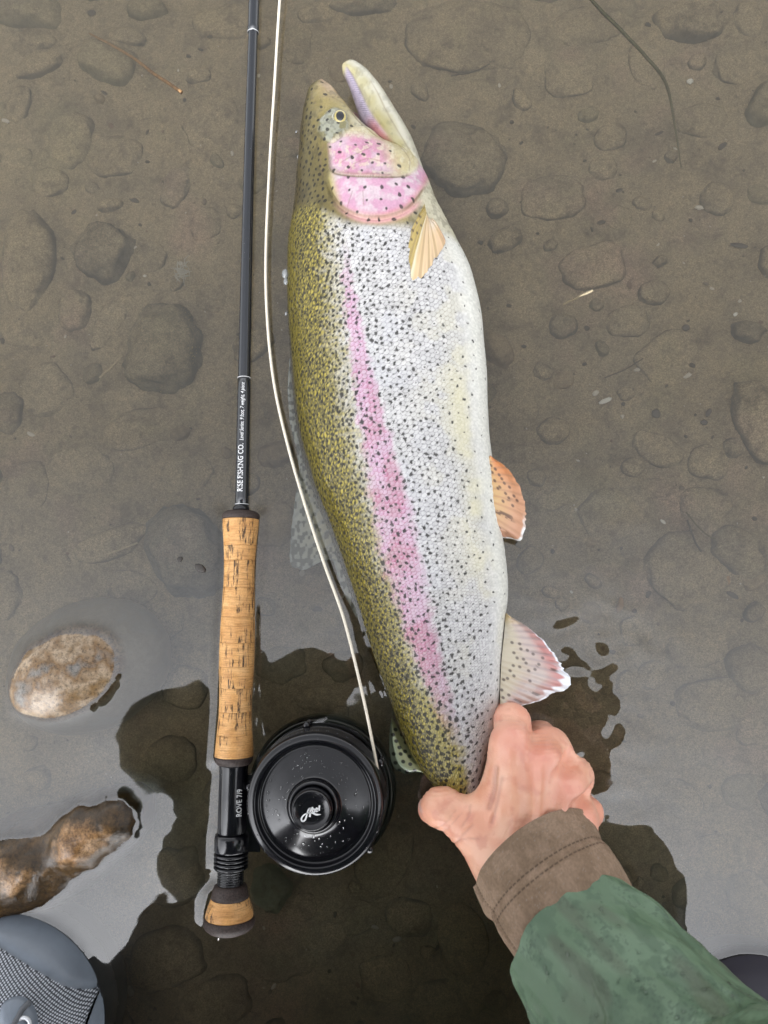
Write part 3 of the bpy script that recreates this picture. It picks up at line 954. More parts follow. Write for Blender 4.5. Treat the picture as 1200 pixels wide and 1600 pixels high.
# bare skin of the head
skin = mix(np.array((.072, .056, .014)) * one[..., None], np.array((.22, .175, .062)) * one[..., None], smooth(.10, .62, Q + .1 * hu_n))
skin = mix(skin, np.array((.034, .025, .010)) * one[..., None], .8 * smooth(.20, .02, Q))
skin = mix(skin, np.array((.32, .225, .15)) * one[..., None], smooth(190, 140, Vv) * smooth(.3, .8, Q) * .8)
skin = mix(skin, np.array((.45, .42, .31)) * one[..., None], smooth(.66, .95, Q) * smooth(180, 230, Vv))
isc = 1 - scaly
chk = smooth(4, -10, g_pre)
cheek_p = mix(np.array((.42, .20, .28)) * one[..., None], np.array((.44, .31, .36)) * one[..., None], smooth(-.2, .4, fbm(U / 18, Vv / 18, octaves=3, seed=70)))
cheek_p = mix(cheek_p, np.array((.38, .34, .17)) * one[..., None], smooth(585, 622, U - .35 * (Vv - 270)) * .9)
cheek_p = mix(cheek_p, np.array((.42, .37, .21)) * one[..., None], smooth(262, 238, Vv) * .9)
skin = mix(skin, cheek_p, chk)
op = smooth(4, -6, g_gill) * (1 - smooth(4, -4, g_pre))
op_p = mix(np.array((.44, .245, .33)) * one[..., None], np.array((.47, .37, .40)) * one[..., None], smooth(-.3, .3, fbm(U / 11 + 5, Vv / 11, octaves=3, seed=71)))
op_p = mix(op_p, np.array((.45, .17, .21)) * one[..., None], smooth(-11, -2, g_gill) * .7 * smooth(.35, .6, Q))
op_p = mix(op_p, np.array((.33, .28, .10)) * one[..., None], smooth(540, 522, U - .25 * (Vv - 320)))
skin = mix(skin, op_p, op)
skin = mix(skin, mix(np.array((.25, .26, .21)) * one[..., None], np.array((.15, .14, .07)) * one[..., None], smooth(-.2, .3, fbm(U / 9, Vv / 9, octaves=2, seed=75))), smooth(5, -5, g_soc) * .85)
# fine seams: rim of the cheek plate, rim of the gill cover
skin = mix(skin, np.array((.10, .075, .035)) * one[..., None], .85 * smooth(1.6, .5, np.abs(g_pre)) * smooth(296, 312, Vv) * smooth(648, 630, U))
skin = mix(skin, np.array((.16, .12, .06)) * one[..., None], .7 * smooth(1.8, .6, np.abs(g_gill)) * smooth(318, 335, Vv))
mott = smooth(.10, .40, fbm(U / 7, Vv / 9, octaves=3, seed=76))
skin = mix(skin, skin * .50, .65 * mott * (1 - op) * (1 - .6 * chk))
skin = mix(skin, np.array((.50, .46, .33)) * one[..., None], .55 * smooth(.1, .35, fbm(U / 5 + 9, Vv / 7, octaves=3, seed=77)) * chk)
for ln_, w_, k_ in (([(514, 262), (508, 285), (512, 310)], 1.6, .5), ([(548, 196), (566, 222), (586, 240), (612, 252)], 1.3, .6), ([(560, 300), (580, 292), (600, 296)], .9, .45),
                    ([(575, 345), (577, 368)], .8, .45), ([(560, 345), (553, 370)], .8, .4), ([(540, 298), (560, 286), (585, 272)], .9, .4), ([(500, 175), (520, 172), (536, 184)], 1.2, .4),
                    ([(492, 150), (490, 165), (498, 185)], 1.2, .35), ([(628, 262), (640, 282), (640, 302)], 1.0, .5)):
    dd_ = np.full(U.shape, 99.0); dd_[:hs, :NT] = line_d(hu, hv, ln_, 24)
    skin = mix(skin, np.array((.13, .09, .045)) * one[..., None], k_ * np.exp(-(dd_ / w_) ** 2))
col = mix(skin, col, scaly)
gr = np.exp(-((g_gill - 5) / 4.5) ** 2) * smooth(340, 365, Vv) * smooth(.30, .5, Q)
col = mix(col, np.array((.60, .32, .33)) * one[..., None], np.clip(gr, 0, 1) * .85)

# ---- black spots, placed one by one
spot = np.zeros(U.shape)
cand = []
rs = np.random.default_rng(5)
taken = {}


def free(u, v, d):
    i, j = int(u // 8), int(v // 8)
    for a in range(i - 3, i + 4):
        for b in range(j - 3, j + 4):
            for (x, y, r_) in taken.get((a, b), ()):
                if (x - u) ** 2 + (y - v) ** 2 < (max(d, r_) if max(d, r_) < 24 else 24) ** 2:
                    return False
    taken.setdefault((i, j), []).append((u, v, d))
    return True


wt = np.abs(np.gradient(T_[NS // 2]))[:NT]
for _ in range(110000):
    si = rs.integers(6, NS); ti = rs.integers(2, NT - 2)
    # uniform over the picture plane rather than over the angle
    qq = rs.random()
    ti = int(np.argmin(np.abs(q[:NT] - qq)))
    u, v = U[si, ti], Vv[si, ti]
    jit = .06 * rs.normal()
    tw = smooth(920, 1180, v)
    is_head = scaly[si, ti] < .5
    if is_head:
        inch = g_pre[si, ti] < 0 or g_gill[si, ti] < 2
        d = np.interp(qq, [0, .3, .45, 1], [6.6, 8.0, 12, 26]) if not inch else 17
        if inch and (v < 262 or rs.random() < .35): continue
        if g_soc[si, ti] < 3 and rs.random() < .5: continue
        r = rs.uniform(1.6, 2.9) * (.95 if inch else 1)
        if v < 200: r *= rs.uniform(.8, 1.1); d *= 1.35
        if qq > .8: continue
    else:
        x = qq + jit
        d = np.interp(x, [0, .1, .25, .34, .45, .6, .8, .9], [4.9, 5.3, 5.9, 6.6, 7.6, 8.2, 10.0, 22])
        d = d * (1 - tw) + tw * np.interp(x, [0, .3, .6, .9, 1], [6.0, 7.6, 8.8, 10.0, 16])
        if x > .90 and rs.random() < .85: continue
        if abs(u - np.interp(v, [400, 640, 900, 1150], [548, 584, 638, 708])) < np.interp(v, [400, 560, 700, 900, 1000, 1100], [6, 17, 30, 34, 22, 8]) and rs.random() < .93: continue
        r = np.interp(x, [0, .12, .3, .5, .75, .95], [1.75, 1.95, 2.1, 1.8, 1.4, 1.1]) * (1 + .35 * tw) * rs.uniform(.65, 1.30)
    if not free(u, v, d * rs.uniform(.85, 1.15)):
        continue
    cand.append((si, ti, r, rs.uniform(0, 6.28), is_head, .90 + .10 * rs.random()))
for si, ti, r, an, is_head, dk in cand:
    ds = int(r * 2.4 / (_ss[1] - _ss[0])) + 2
    k0, k1 = max(0, si - ds), min(NS, si + ds + 1)
    tm = T_[si, :NT]; lo, hi = np.searchsorted(tm, (tm[ti] - r * 2.4, tm[ti] + r * 2.4))
    lo, hi = max(0, lo - 1), min(NT, hi + 1)
    a = S_[k0:k1, lo:hi] - S_[si, ti]; b = T_[k0:k1, lo:hi] - T_[k0:k1, [ti]]
    d = np.sqrt((a * np.cos(an) + b * np.sin(an)) ** 2 * .75 + (-a * np.sin(an) + b * np.cos(an)) ** 2 * 1.25)
    wob = .55 if not is_head else .15
    d = d * (1 + wob * vnoise(a / 2.4 + si * 1.7, b / 2.4 + ti, seed=90))
    spot[k0:k1, lo:hi] = np.maximum(spot[k0:k1, lo:hi], dk * smooth(r + .75, r - .25, d))
pinkish = band > .4
sp_c = mix(C_DARK * one[..., None], np.array((.035, .030, .028)) * one[..., None], smooth(.35, .75, Q) * .6)
col = mix(col, sp_c, np.clip(spot * .96, 0, 1))
# fine random speckle over all of the skin
col = np.clip(col * (1 + .10 * fine[..., None]), 0, 1)

# ---- relief
norm_r = np.zeros(U.shape)
relief = np.zeros(U.shape)
amp_s = np.interp(q, [0, .3, .6, .85, 1], [.00048, .00044, .00036, .00024, .00008])[None]
relief += scaly * amp_s * (SH * .5 + .5 * smooth(0, .35, SEDGE) + 1.3 * (SID - .5) * (SH))
relief += .0020 * smooth(5, -4, g_gill) * smooth(300, 330, Vv) * (TOP)
relief += .0010 * smooth(2.5, -2, g_pre)
relief -= .0008 * np.exp(-(g_pre / 1.6) ** 2) * smooth(296, 312, Vv)
relief -= .0012 * np.exp(-((g_gill - 2.5) / 2.2) ** 2) * smooth(318, 335, Vv)
relief += .0014 * smooth(3, -7, g_soc) - .0006 * np.exp(-(g_soc / 2.0) ** 2)
relief += .0012 * np.exp(-((Q - .90) / .09) ** 2) * smooth(245, 215, Vv)         # ridge of the upper lip
relief += (.0004 * fbm(U / 30, Vv / 30, octaves=2, seed=73) + .00022 * fbm(U / 6, Vv / 8, octaves=3, seed=78)) * smooth(420, 360, Vv)
relief += -.0035 * smooth(.93, .80, Q) * smooth(.6, .75, Q) * smooth(780, 900, Vv) * smooth(1080, 960, Vv)
relief += .0016 * fbm(U / 70, Vv / 110, octaves=2, seed=74)
nf = np.cross(np.gradient(FP, axis=0), np.gradient(FP, axis=1))
nf /= np.maximum(np.linalg.norm(nf, axis=2, keepdims=True), 1e-12)
if nf[NS // 2, NT // 2, 2] < 0:
    nf = -nf
FP2 = FP + nf * np.where(TOP, relief, 0)[..., None]


def fish_mat():
    m, nt, b = new_mat('trout_skin')
    N, L = nt.nodes, nt.links
    a = N.new('ShaderNodeAttribute'); a.attribute_name = 'Col'; L.new(a.outputs['Color'], b.inputs['Base Color'])
    r = N.new('ShaderNodeAttribute'); r.attribute_name = 'rough'; L.new(r.outputs['Fac'], b.inputs['Roughness'])
    b.inputs['Specular IOR Level'].default_value = .42
    b.inputs['Coat Weight'].default_value = .12; b.inputs['Coat Roughness'].default_value = .10
    b.inputs['Subsurface Weight'].default_value = .0
    return m


M_FISH = fish_mat()
trout = thing('trout', W(620, 640, -.05), 'large silver rainbow trout with a pink stripe and black spots held by its tail', 'fish')
nth = len(th)
F = grid_faces(NS, nth, True)
rough = .25 + .14 * (1 - scaly) + .10 * belly + .04 * dors + .30 * spot
WET_MESHES.append((FP2[:, :NT // 2][::2, ::2].reshape(-1, 3), .0010))
body = put(mesh_np('body', FP2.reshape(-1, 3), F[:, ::-1], M_FISH, col=col.reshape(-1, 3), attrs={'rough': rough.ravel()}), trout)

# ---- lower jaw: a separate lofted piece, the mouth open above it
J_IN = [(531, 107), (538, 118), (546, 136), (552, 154), (557, 170), (562, 186), (570, 202), (580, 216), (590, 230), (604, 246), (626, 262), (640, 290)]
J_OUT = [(539, 96), (556, 98), (575, 112), (592, 133), (607, 155), (621, 178), (634, 200), (645, 222), (654, 246), (661, 268), (667, 290), (668, 308)]
n = len(J_IN)
jb = np.array([5, 8, 9.5, 11, 12.5, 14, 16, 18, 21, 23, 22, 14]) / 1000.
jz = np.array([24, 22, 20, 19, 18, 17, 16, 15, 14, 12, 9, 4]) / 1000.
NJ, NK = 220, 120
a_, b_ = pl(J_IN, NJ), pl(J_OUT, NJ)
# stations matched by index
ti = np.linspace(0, n - 1, NJ)
cr = lambda vals: np.interp(ti, np.arange(n), vals)
sm = lambda arr: np.stack([np.convolve(np.pad(np.interp(ti, np.arange(n), np.asarray(arr)[:, k]), 6, mode='edge'), np.ones(13) / 13, 'valid') for k in (0, 1)], 1)
a_, b_ = sm(J_IN), sm(J_OUT)
jB, jZ = cr(jb), cr(jz)
tip = np.sqrt(np.clip(np.linspace(0, 1, NJ) / .06, 0, 1))
mid_j = (a_ + b_) / 2; a_ = mid_j + (a_ - mid_j) * tip[:, None]; b_ = mid_j + (b_ - mid_j) * tip[:, None]; jB = jB * (.25 + .75 * tip)
thj = np.linspace(np.pi, -np.pi, NK, endpoint=False)
A_, B_ = W(a_[:, 0], a_[:, 1], jZ), W(b_[:, 0], b_[:, 1], jZ * .8)
mj, hj = (A_ + B_) / 2, (B_ - A_) / 2
JP = mj[:, None] + hj[:, None] * (np.sign(np.cos(thj)) * np.abs(np.cos(thj)) ** .9)[None, :, None]
JP[..., 2] += jB[:, None] * np.sin(thj)[None]
ju, jv = PX(JP)
jq = np.broadcast_to((np.cos(thj)[None] + 1) / 2, ju.shape); js = np.broadcast_to(np.linspace(0, 1, NJ)[:, None], ju.shape)
jt = np.broadcast_to(np.sin(thj)[None] > 0, ju.shape)
o1 = np.ones(ju.shape)[..., None]
jc = mix(np.array((.32, .285, .14)) * o1, np.array((.47, .45, .36)) * o1, smooth(.20, .8, jq + .2 * fbm(ju / 14, jv / 14, octaves=3, seed=81)))
jc = mix(jc, np.array((.25, .215, .08)) * o1, .55 * smooth(.75, .45, jq) * smooth(.25, .6, js))
lip = smooth(.34, .20, jq) * smooth(.06, .14, js) * smooth(.80, .62, js)
jc = mix(jc, np.array((.34, .29, .35)) * o1, lip)
teeth = lip * (np.sin(jv * 1.9) > .1) * smooth(.30, .22, jq) * smooth(.16, .10, np.abs(jq - .22))
jc = mix(jc, np.array((.13, .11, .16)) * o1, .75 * teeth)
jc = mix(jc, np.array((.45, .17, .17)) * o1, .8 * smooth(.36, .15, jq) * smooth(.48, .64, js) * smooth(.86, .72, js))
jc = mix(jc, jc * .6, .5 * smooth(.05, .4, fbm(ju / 6, jv / 9, octaves=3, seed=85)))
jc = mix(jc, np.array((.14, .10, .05)) * o1, .55 * np.exp(-((jq - .62 - .05 * np.sin(js * 7)) / .02) ** 2) * smooth(.2, .4, js))
jc = mix(jc, np.array((.44, .38, .21)) * o1, smooth(.10, .03, js))
jr = .0006 * fbm(ju / 22, jv / 22, octaves=2, seed=82) - .0016 * np.exp(-((jq - .30) / .05) ** 2) * smooth(.08, .16, js) * smooth(.8, .6, js)
JP[..., 2] += np.where(jt, jr, 0)
M_SKINV = vcol('trout_head_skin', rough=.30, spec=.45, coat=.15)
put(mesh_np('lower_jaw', JP.reshape(-1, 3), grid_faces(NJ, NK, True)[:, ::-1], M_SKINV, col=jc.reshape(-1, 3)), trout)

# mouth lining between the jaws
mp = pl([(552, 180), (560, 192), (572, 205), (586, 222), (600, 238)], 30)
V, F = tube(W(mp[:, 0], mp[:, 1], np.linspace(.006, .012, 30)), np.interp(np.linspace(0, 1, 30), [0, .4, 1], [.003, .007, .010]), 16)
mv = PX(V)
put(mesh_np('mouth_lining', V, F, M_SKINV, col=mix(np.array((.50, .26, .26)) * np.ones((len(V), 1)), np.array((.22, .10, .09)) * np.ones((len(V), 1)), smooth(215, 185, mv[1]))), trout)

def fish_top(u, v):
    i = np.argmin((U[:, :NT] - u) ** 2 + (Vv[:, :NT] - v) ** 2)
    return FP2[:, :NT].reshape(-1, 3)[i]


# ---- upper lip bone along the mouth
mp = pl([(536, 170), (548, 186), (562, 203), (578, 218), (596, 232), (606, 240)], 60)
_lz = np.array([fish_top(a, b)[2] for a, b in mp]); _lz = np.convolve(np.pad(_lz, 5, mode='edge'), np.ones(11) / 11, 'valid') + .0002
V, F = tube(W(mp[:, 0], mp[:, 1], _lz), .0026 * np.sin(np.linspace(.35, 2.75, 60)) ** .6, 14)
mu, mv = PX(V)
lipc = mix(np.array((.60, .56, .44)) * np.ones((len(V), 1)), np.array((.42, .36, .17)) * np.ones((len(V), 1)), smooth(-.2, .4, fbm(mu / 8, mv / 8, seed=83)))
put(mesh_np('upper_lip', V, F, M_SKINV, col=lipc), trout)


# ---- eye: a low dome with a gold ring and an egg-shaped pupil
ec = fish_top(535, 217)
NR, NA = 40, 72
rr_, aa_ = np.meshgrid(np.linspace(0, 1, NR), np.linspace(0, 2 * np.pi, NA, endpoint=False), indexing='ij')
er = .0064
ex_, ey_ = rr_ * np.cos(aa_) * er * .92, rr_ * np.sin(aa_) * er
EV = np.stack([ex_, ey_, np.sqrt(np.clip(1 - (rr_ * .93) ** 2, 0, 1)) * .0036], -1)
EV = EV + (ec + np.array([0, 0, -.0016]))
dp = np.hypot((ex_ - .0009) / .0029, (ey_ + .0001) / .0037)
o1 = np.ones(dp.shape)[..., None]
ecx = mix(np.array((.36, .29, .085)) * o1, np.array((.10, .095, .06)) * o1, smooth(1.25, 1.6, dp))
ecx = mix(ecx, np.array((.35, .30, .12)) * o1, .6 * smooth(.1, .5, fbm(ex_ * 900, ey_ * 900, seed=84)))
ecx = mix(ecx, np.array((.27, .265, .20)) * o1, smooth(1.6, 1.9, dp))
ecx = mix(np.array((.004, .005, .008)) * o1, ecx, smooth(.95, 1.08, dp))
ecx = mix(ecx, np.array((.03, .03, .025)) * o1, smooth(.92, 1, rr_) * .7)
M_EYE = vcol('eye', rough=.04, spec=.6, coat=1.0)
put(mesh_np('eye', EV.reshape(-1, 3), grid_faces(NR, NA, True), M_EYE, col=ecx.reshape(-1, 3)), trout)


# ---- fins: rayed sheets with real thickness
def fin(name, base, outer, zb, zo, color_fn, rays, bulge=.002, ns=160, nt=80, thick=.00045, ripple=.0004, mat=None, outline=None):
    b_, o_ = pl(base, ns), pl(outer, ns)
    t = np.linspace(0, 1, nt)
    zb_, zo_ = np.interp(np.linspace(0, 1, ns), np.linspace(0, 1, len(zb)), zb), np.interp(np.linspace(0, 1, ns), np.linspace(0, 1, len(zo)), zo)
    Pb, Po = W(b_[:, 0], b_[:, 1], zb_), W(o_[:, 0], o_[:, 1], zo_)
    s = np.linspace(0, 1, ns)
    SS, TT = np.meshgrid(s, t, indexing='ij')
    fray = 1 - .045 * np.abs(vnoise(s * rays * 1.7, 0 * s + 3.1, seed=94)) - .02 * np.abs(vnoise(s * rays * 5, 0 * s, seed=93))
    P = Pb[:, None] + (Po - Pb)[:, None] * (TT * (1 + (fray[:, None] - 1) * TT ** 3))[..., None]
    ph = SS * rays * 2 * np.pi
    P[..., 2] += bulge * np.sin(TT * np.pi) + ripple * np.sin(ph + .6 * vnoise(SS * 9, TT * 3, seed=95)) * (.3 + .7 * TT) + .0012 * fbm(SS * 3, TT * 3, octaves=2, seed=96)
    u, v = PX(P)
    c = color_fn(SS, TT, u, v, ph)
    edge = np.minimum(np.minimum(SS, 1 - SS) * 14, (1 - TT) * 12); th_ = thick * np.clip(edge, .12, 1)
    lowr = P.copy(); lowr[..., 2] -= th_
    Vt = np.r_[P.reshape(-1, 3), lowr.reshape(-1, 3)]
    Fg = grid_faces(ns, nt); k = ns * nt
    idx = np.arange(k).reshape(ns, nt)
    rim = np.r_[idx[:, 0], idx[-1, 1:], idx[-2::-1, -1], idx[0, -2:0:-1]]
    r2 = np.roll(rim, -1)
    Fs = np.stack([rim, r2, r2 + k, rim + k], 1)
    up = np.cross(P[1, 0] - P[0, 0], P[0, 1] - P[0, 0])[2] > 0
    F = np.r_[Fg if up else Fg[:, ::-1], (Fg[:, ::-1] if up else Fg) + k, Fs]
    return put(mesh_np(name, Vt, F, mat or M_FIN, col=np.r_[c.reshape(-1, 3), c.reshape(-1, 3)]), trout)


M_FIN = vcol('fin_skin', rough=.36, spec=.5, coat=.2)


def spots_on(u, v, pts, r, an=0.0, el=1.0):
    d = np.full(u.shape, 1e9)
    ca, sa = math.cos(an), math.sin(an)
    for (x, y) in pts:
        a = (u - x) * ca + (v - y) * sa; b = -(u - x) * sa + (v - y) * ca
        d = np.minimum(d, np.hypot(a / el, b))
    return smooth(r + .8, r - .8, d)


def one_like(s): return np.ones(s.shape)[..., None]


def c_pelvic(s, t, u, v, ph):
    o = one_like(s)
    c = mix(np.array((.56, .36, .16)) * o, np.array((.55, .29, .17)) * o, smooth(.2, .8, t))
    c = mix(c, np.array((.62, .22, .07)) * o, smooth(.45, .05, s) * .9 * smooth(.1, .5, t))
    c = mix(c, np.array((.48, .26, .18)) * o, smooth(.5, .95, s) * .8)
    c = mix(c, np.array((.80, .79, .77)) * o, smooth(.90, .96, t) * smooth(.50, .66, s) * smooth(1.0, .9, s) + 0 * s)
    c = mix(c, np.array((.40, .21, .12)) * o, .45 * smooth(.3, 1, np.cos(ph)))
    sp = spots_on(u, v, [(767, 727), (769, 738), (774, 733), (773, 751), (780, 742), (784, 748), (781, 761), (778, 763), (788, 755), (790, 771), (796, 761), (786, 783), (795, 778), (801, 790), (803, 775), (808, 782)], 1.9, .9, 1.6)
    sp = np.maximum(sp, smooth(.3, .8, np.cos(ph * .5)) * smooth(.1, .3, t) * smooth(.8, .55, t) * smooth(.35, .55, s) * smooth(-.1, .2, fbm(s * 30, t * 7, seed=97)))
    return mix(c, np.array((.09, .045, .03)) * o, .85 * sp)


fin('pelvic_fin', [(764, 714), (758, 745), (756, 780), (756, 812), (757, 838)],
    [(767, 713), (789, 727), (808, 750), (820, 778), (824, 805), (822, 832), (816, 846), (798, 842), (758, 839)], (.030, .034, .030), (.022, .014, .012, .012, .014, .020), c_pelvic, 13, .004, 200, 90, ripple=.00035)


def c_anal(s, t, u, v, ph):
    o = one_like(s)
    c = mix(np.array((.56, .50, .38)) * o, np.array((.50, .40, .36)) * o, smooth(.15, .5, t))
    c = mix(c, np.array((.52, .20, .19)) * o, .85 * smooth(.52, .82, t) * smooth(.05, .3, s) * smooth(.86, .55, s))
    c = mix(c, np.array((.42, .30, .27)) * o, .7 * smooth(.55, .9, s) * smooth(.3, .7, t))
    c = mix(c, np.array((.56, .42, .20)) * o, .8 * smooth(.16, .02, s) * smooth(.95, .7, t))
    c = mix(c, np.array((.34, .28, .30)) * o, .4 * smooth(.2, .9, np.cos(ph)) * smooth(.1, .5, t))
    c = mix(c, np.array((.58, .55, .50)) * o, .35 * smooth(.1, .6, fbm(s * 5, t * 4, octaves=2, seed=98)))
    edge_w = smooth(.93, .965, t) * smooth(.10, .3, s) + smooth(.80, .88, t + .05 * np.cos(ph)) * smooth(.42, .52, s) * smooth(.80, .66, s)
    c = mix(c, np.array((.78, .80, .84)) * o, np.clip(edge_w, 0, 1))
    pts = [(800, 1004), (812, 1006), (814, 1014), (824, 1016), (803, 1020), (808, 1028), (818, 1030), (802, 1040), (797, 1048), (812, 1042), (822, 1036), (833, 1022), (793, 1060), (803, 1056), (787, 1062), (784, 1078), (795, 1086), (786, 1090), (842, 1038), (826, 1048), (836, 1046), (828, 1064), (848, 1028)]
    sp = spots_on(u, v, pts, 2.2, .6, 1.3)
    sp = np.maximum(sp, .9 * smooth(.75, .95, np.cos(ph * .5 + .6)) * smooth(.45, .55, t) * smooth(.88, .78, t) * smooth(.30, .45, s) * smooth(-.2, .1, fbm(s * 22, t * 5, seed=99)))
    return mix(c, np.array((.10, .075, .065)) * o, .82 * sp)


fin('anal_fin', [(790, 958), (788, 990), (784, 1030), (782, 1070), (781, 1100)],
    [(793, 960), (820, 976), (848, 998), (870, 1024), (886, 1048), (898, 1068), (884, 1080), (866, 1084), (846, 1096), (815, 1103), (786, 1112)], (.020, .026, .026), (.016, .012, .010, .012, .016, .024), c_anal, 16, .005, 240, 110, ripple=.0005)


def c_pect(s, t, u, v, ph):
    o = one_like(s)
    c = mix(np.array((.36, .27, .085)) * o, np.array((.55, .40, .24)) * o, smooth(.42, .56, s))
    c = mix(c, np.array((.60, .33, .20)) * o, .8 * smooth(.72, .95, s) * smooth(.3, .8, t))
    c = mix(c, np.array((.58, .53, .46)) * o, .6 * smooth(.62, .8, s) * smooth(.55, .2, t))
    c = mix(c, np.array((.20, .14, .05)) * o, .5 * smooth(.2, .9, np.cos(ph)))
    c = mix(c, np.array((.62, .57, .42)) * o, .7 * smooth(.045, .01, np.abs(s - .47)))
    sp = spots_on(u, v, [(656, 338), (651, 348), (658, 352), (645, 360), (652, 364), (643, 374)], 1.6, 1.2, 1.6)
    return mix(c, np.array((.06, .04, .02)) * o, .85 * sp)


pz = fish_top(662, 345)[2]
fin('pectoral_fin', [(664, 322), (666, 330), (669, 338), (674, 344)],
    [(662, 325), (648, 350), (636, 374), (635, 394), (640, 416), (642, 440), (655, 440), (670, 424), (684, 402), (697, 380), (690, 362), (677, 346)], (pz + .002, pz + .003, pz + .002), (pz + .006, pz + .004, fish_top(640, 420)[2] + .003, fish_top(650, 440)[2] + .002, fish_top(680, 400)[2] + .003, pz - .002), c_pect, 11, .004, 200, 100, ripple=.0004)


def c_dors(s, t, u, v, ph):
    o = one_like(s)
    c = mix(np.array((.55, .54, .42)) * o, np.array((.46, .50, .50)) * o, t)  # pale tones also paint in the sky sheen on the water above
    c = mix(c, np.array((.38, .41, .40)) * o, .6 * smooth(.2, .9, np.cos(ph)))
    g = vnoise(u / 4.2, v / 6.0, seed=101)
    return mix(c, np.array((.10, .11, .105)) * o, .8 * smooth(.0, .30, g))


M_FIN_WET = vcol('dorsal_fin_skin', rough=.5, spec=.3)
fin('dorsal_fin_back_fringe', [(458, 560), (466, 620), (478, 690), (494, 750), (512, 805), (529, 850), (547, 900), (572, 972)],  # fin, plus a low fringe standing in for the submerged back
    [(452, 560), (449, 610), (453, 665), (463, 705), (466, 735), (460, 780), (454, 830), (453, 882), (472, 892), (500, 878), (517, 872), (528, 905), (543, 940), (562, 974)], (-.016, -.018, -.020, -.018, -.010), (-.010, -.012, -.014, -.016, -.016, -.014, -.008), c_dors, 22, .001, 320, 70, ripple=.0004, mat=M_FIN_WET)


def c_adip(s, t, u, v, ph):
    o = one_like(s)
    c = mix(np.array((.36, .38, .20)) * o, np.array((.32, .40, .31)) * o, smooth(.3, .9, t))
    pts = [(618, 1140), (628, 1148), (619, 1158), (634, 1160), (624, 1168), (633, 1174), (626, 1178), (640, 1182), (615, 1178), (630, 1190), (641, 1194), (618, 1192), (648, 1204), (636, 1206), (624, 1204), (614, 1148)]
    return mix(c, np.array((.012, .013, .012)) * o, .95 * spots_on(u, v, pts, 2.9, .5, 1.15))


fin('adipose_fin', [(612, 1120), (628, 1150), (645, 1180), (662, 1206)],
    [(611, 1124), (608, 1150), (609, 1180), (616, 1200), (632, 1210), (648, 1208), (662, 1207)], (-.004, -.002, .0), (-.004, -.003, -.002), c_adip, 4, .003, 120, 70, thick=.002, ripple=.0001)


def c_tail(s, t, u, v, ph):
    o = one_like(s)
    c = mix(np.array((.22, .20, .10)) * o, np.array((.28, .25, .17)) * o, t)
    c = mix(c, np.array((.12, .10, .06)) * o, .5 * smooth(.2, .9, np.cos(ph)))
    return mix(c, np.array((.02, .02, .016)) * o, .9 * smooth(.15, .4, vnoise(u / 5, v / 7, seed=103)))


# the tail blade itself hangs folded down into the water below the hand
fin('tail_fin', [(700, 1252), (714, 1256), (730, 1250), (745, 1240)], [(706, 1266), (724, 1330), (745, 1345), (770, 1335), (790, 1322), (806, 1290)], (.008, .008, .008), (-.03, -.035, -.03), c_tail, 14, -.004, 120, 60)

# small beads of air held along the waterline
M_BEAD = plain('water_bead', (.25, .26, .26), rough=.03, spec=.8)
for u, v, r in ((446, 428, .0042), (447, 440, .003), (467, 246, .0022), (447, 490, .0016), (463, 206, .0011)):
    p = W(u, v, .001)
    put(mesh_np('air_bubble', ICO2_V * np.array([r * .7, r, r * .6]) + p, ICO2_F, M_BEAD), trout)

# ---------------------------------------------------------------- fly rod
M_BLANK = plain('rod_blank', (.008, .010, .014), rough=.17, spec=.8, coat=.25)
M_BLACK = plain('black_anodised', (.004, .004, .006), rough=.19, spec=.55, coat=.22)
M_EVA = plain('dark_rubber_cork', (.040, .028, .024), rough=.55, spec=.35, noise=.5, nscale=900, bump=.4, bscale=900)
M_WHITE = plain('white_print', (.72, .72, .72), rough=.5)


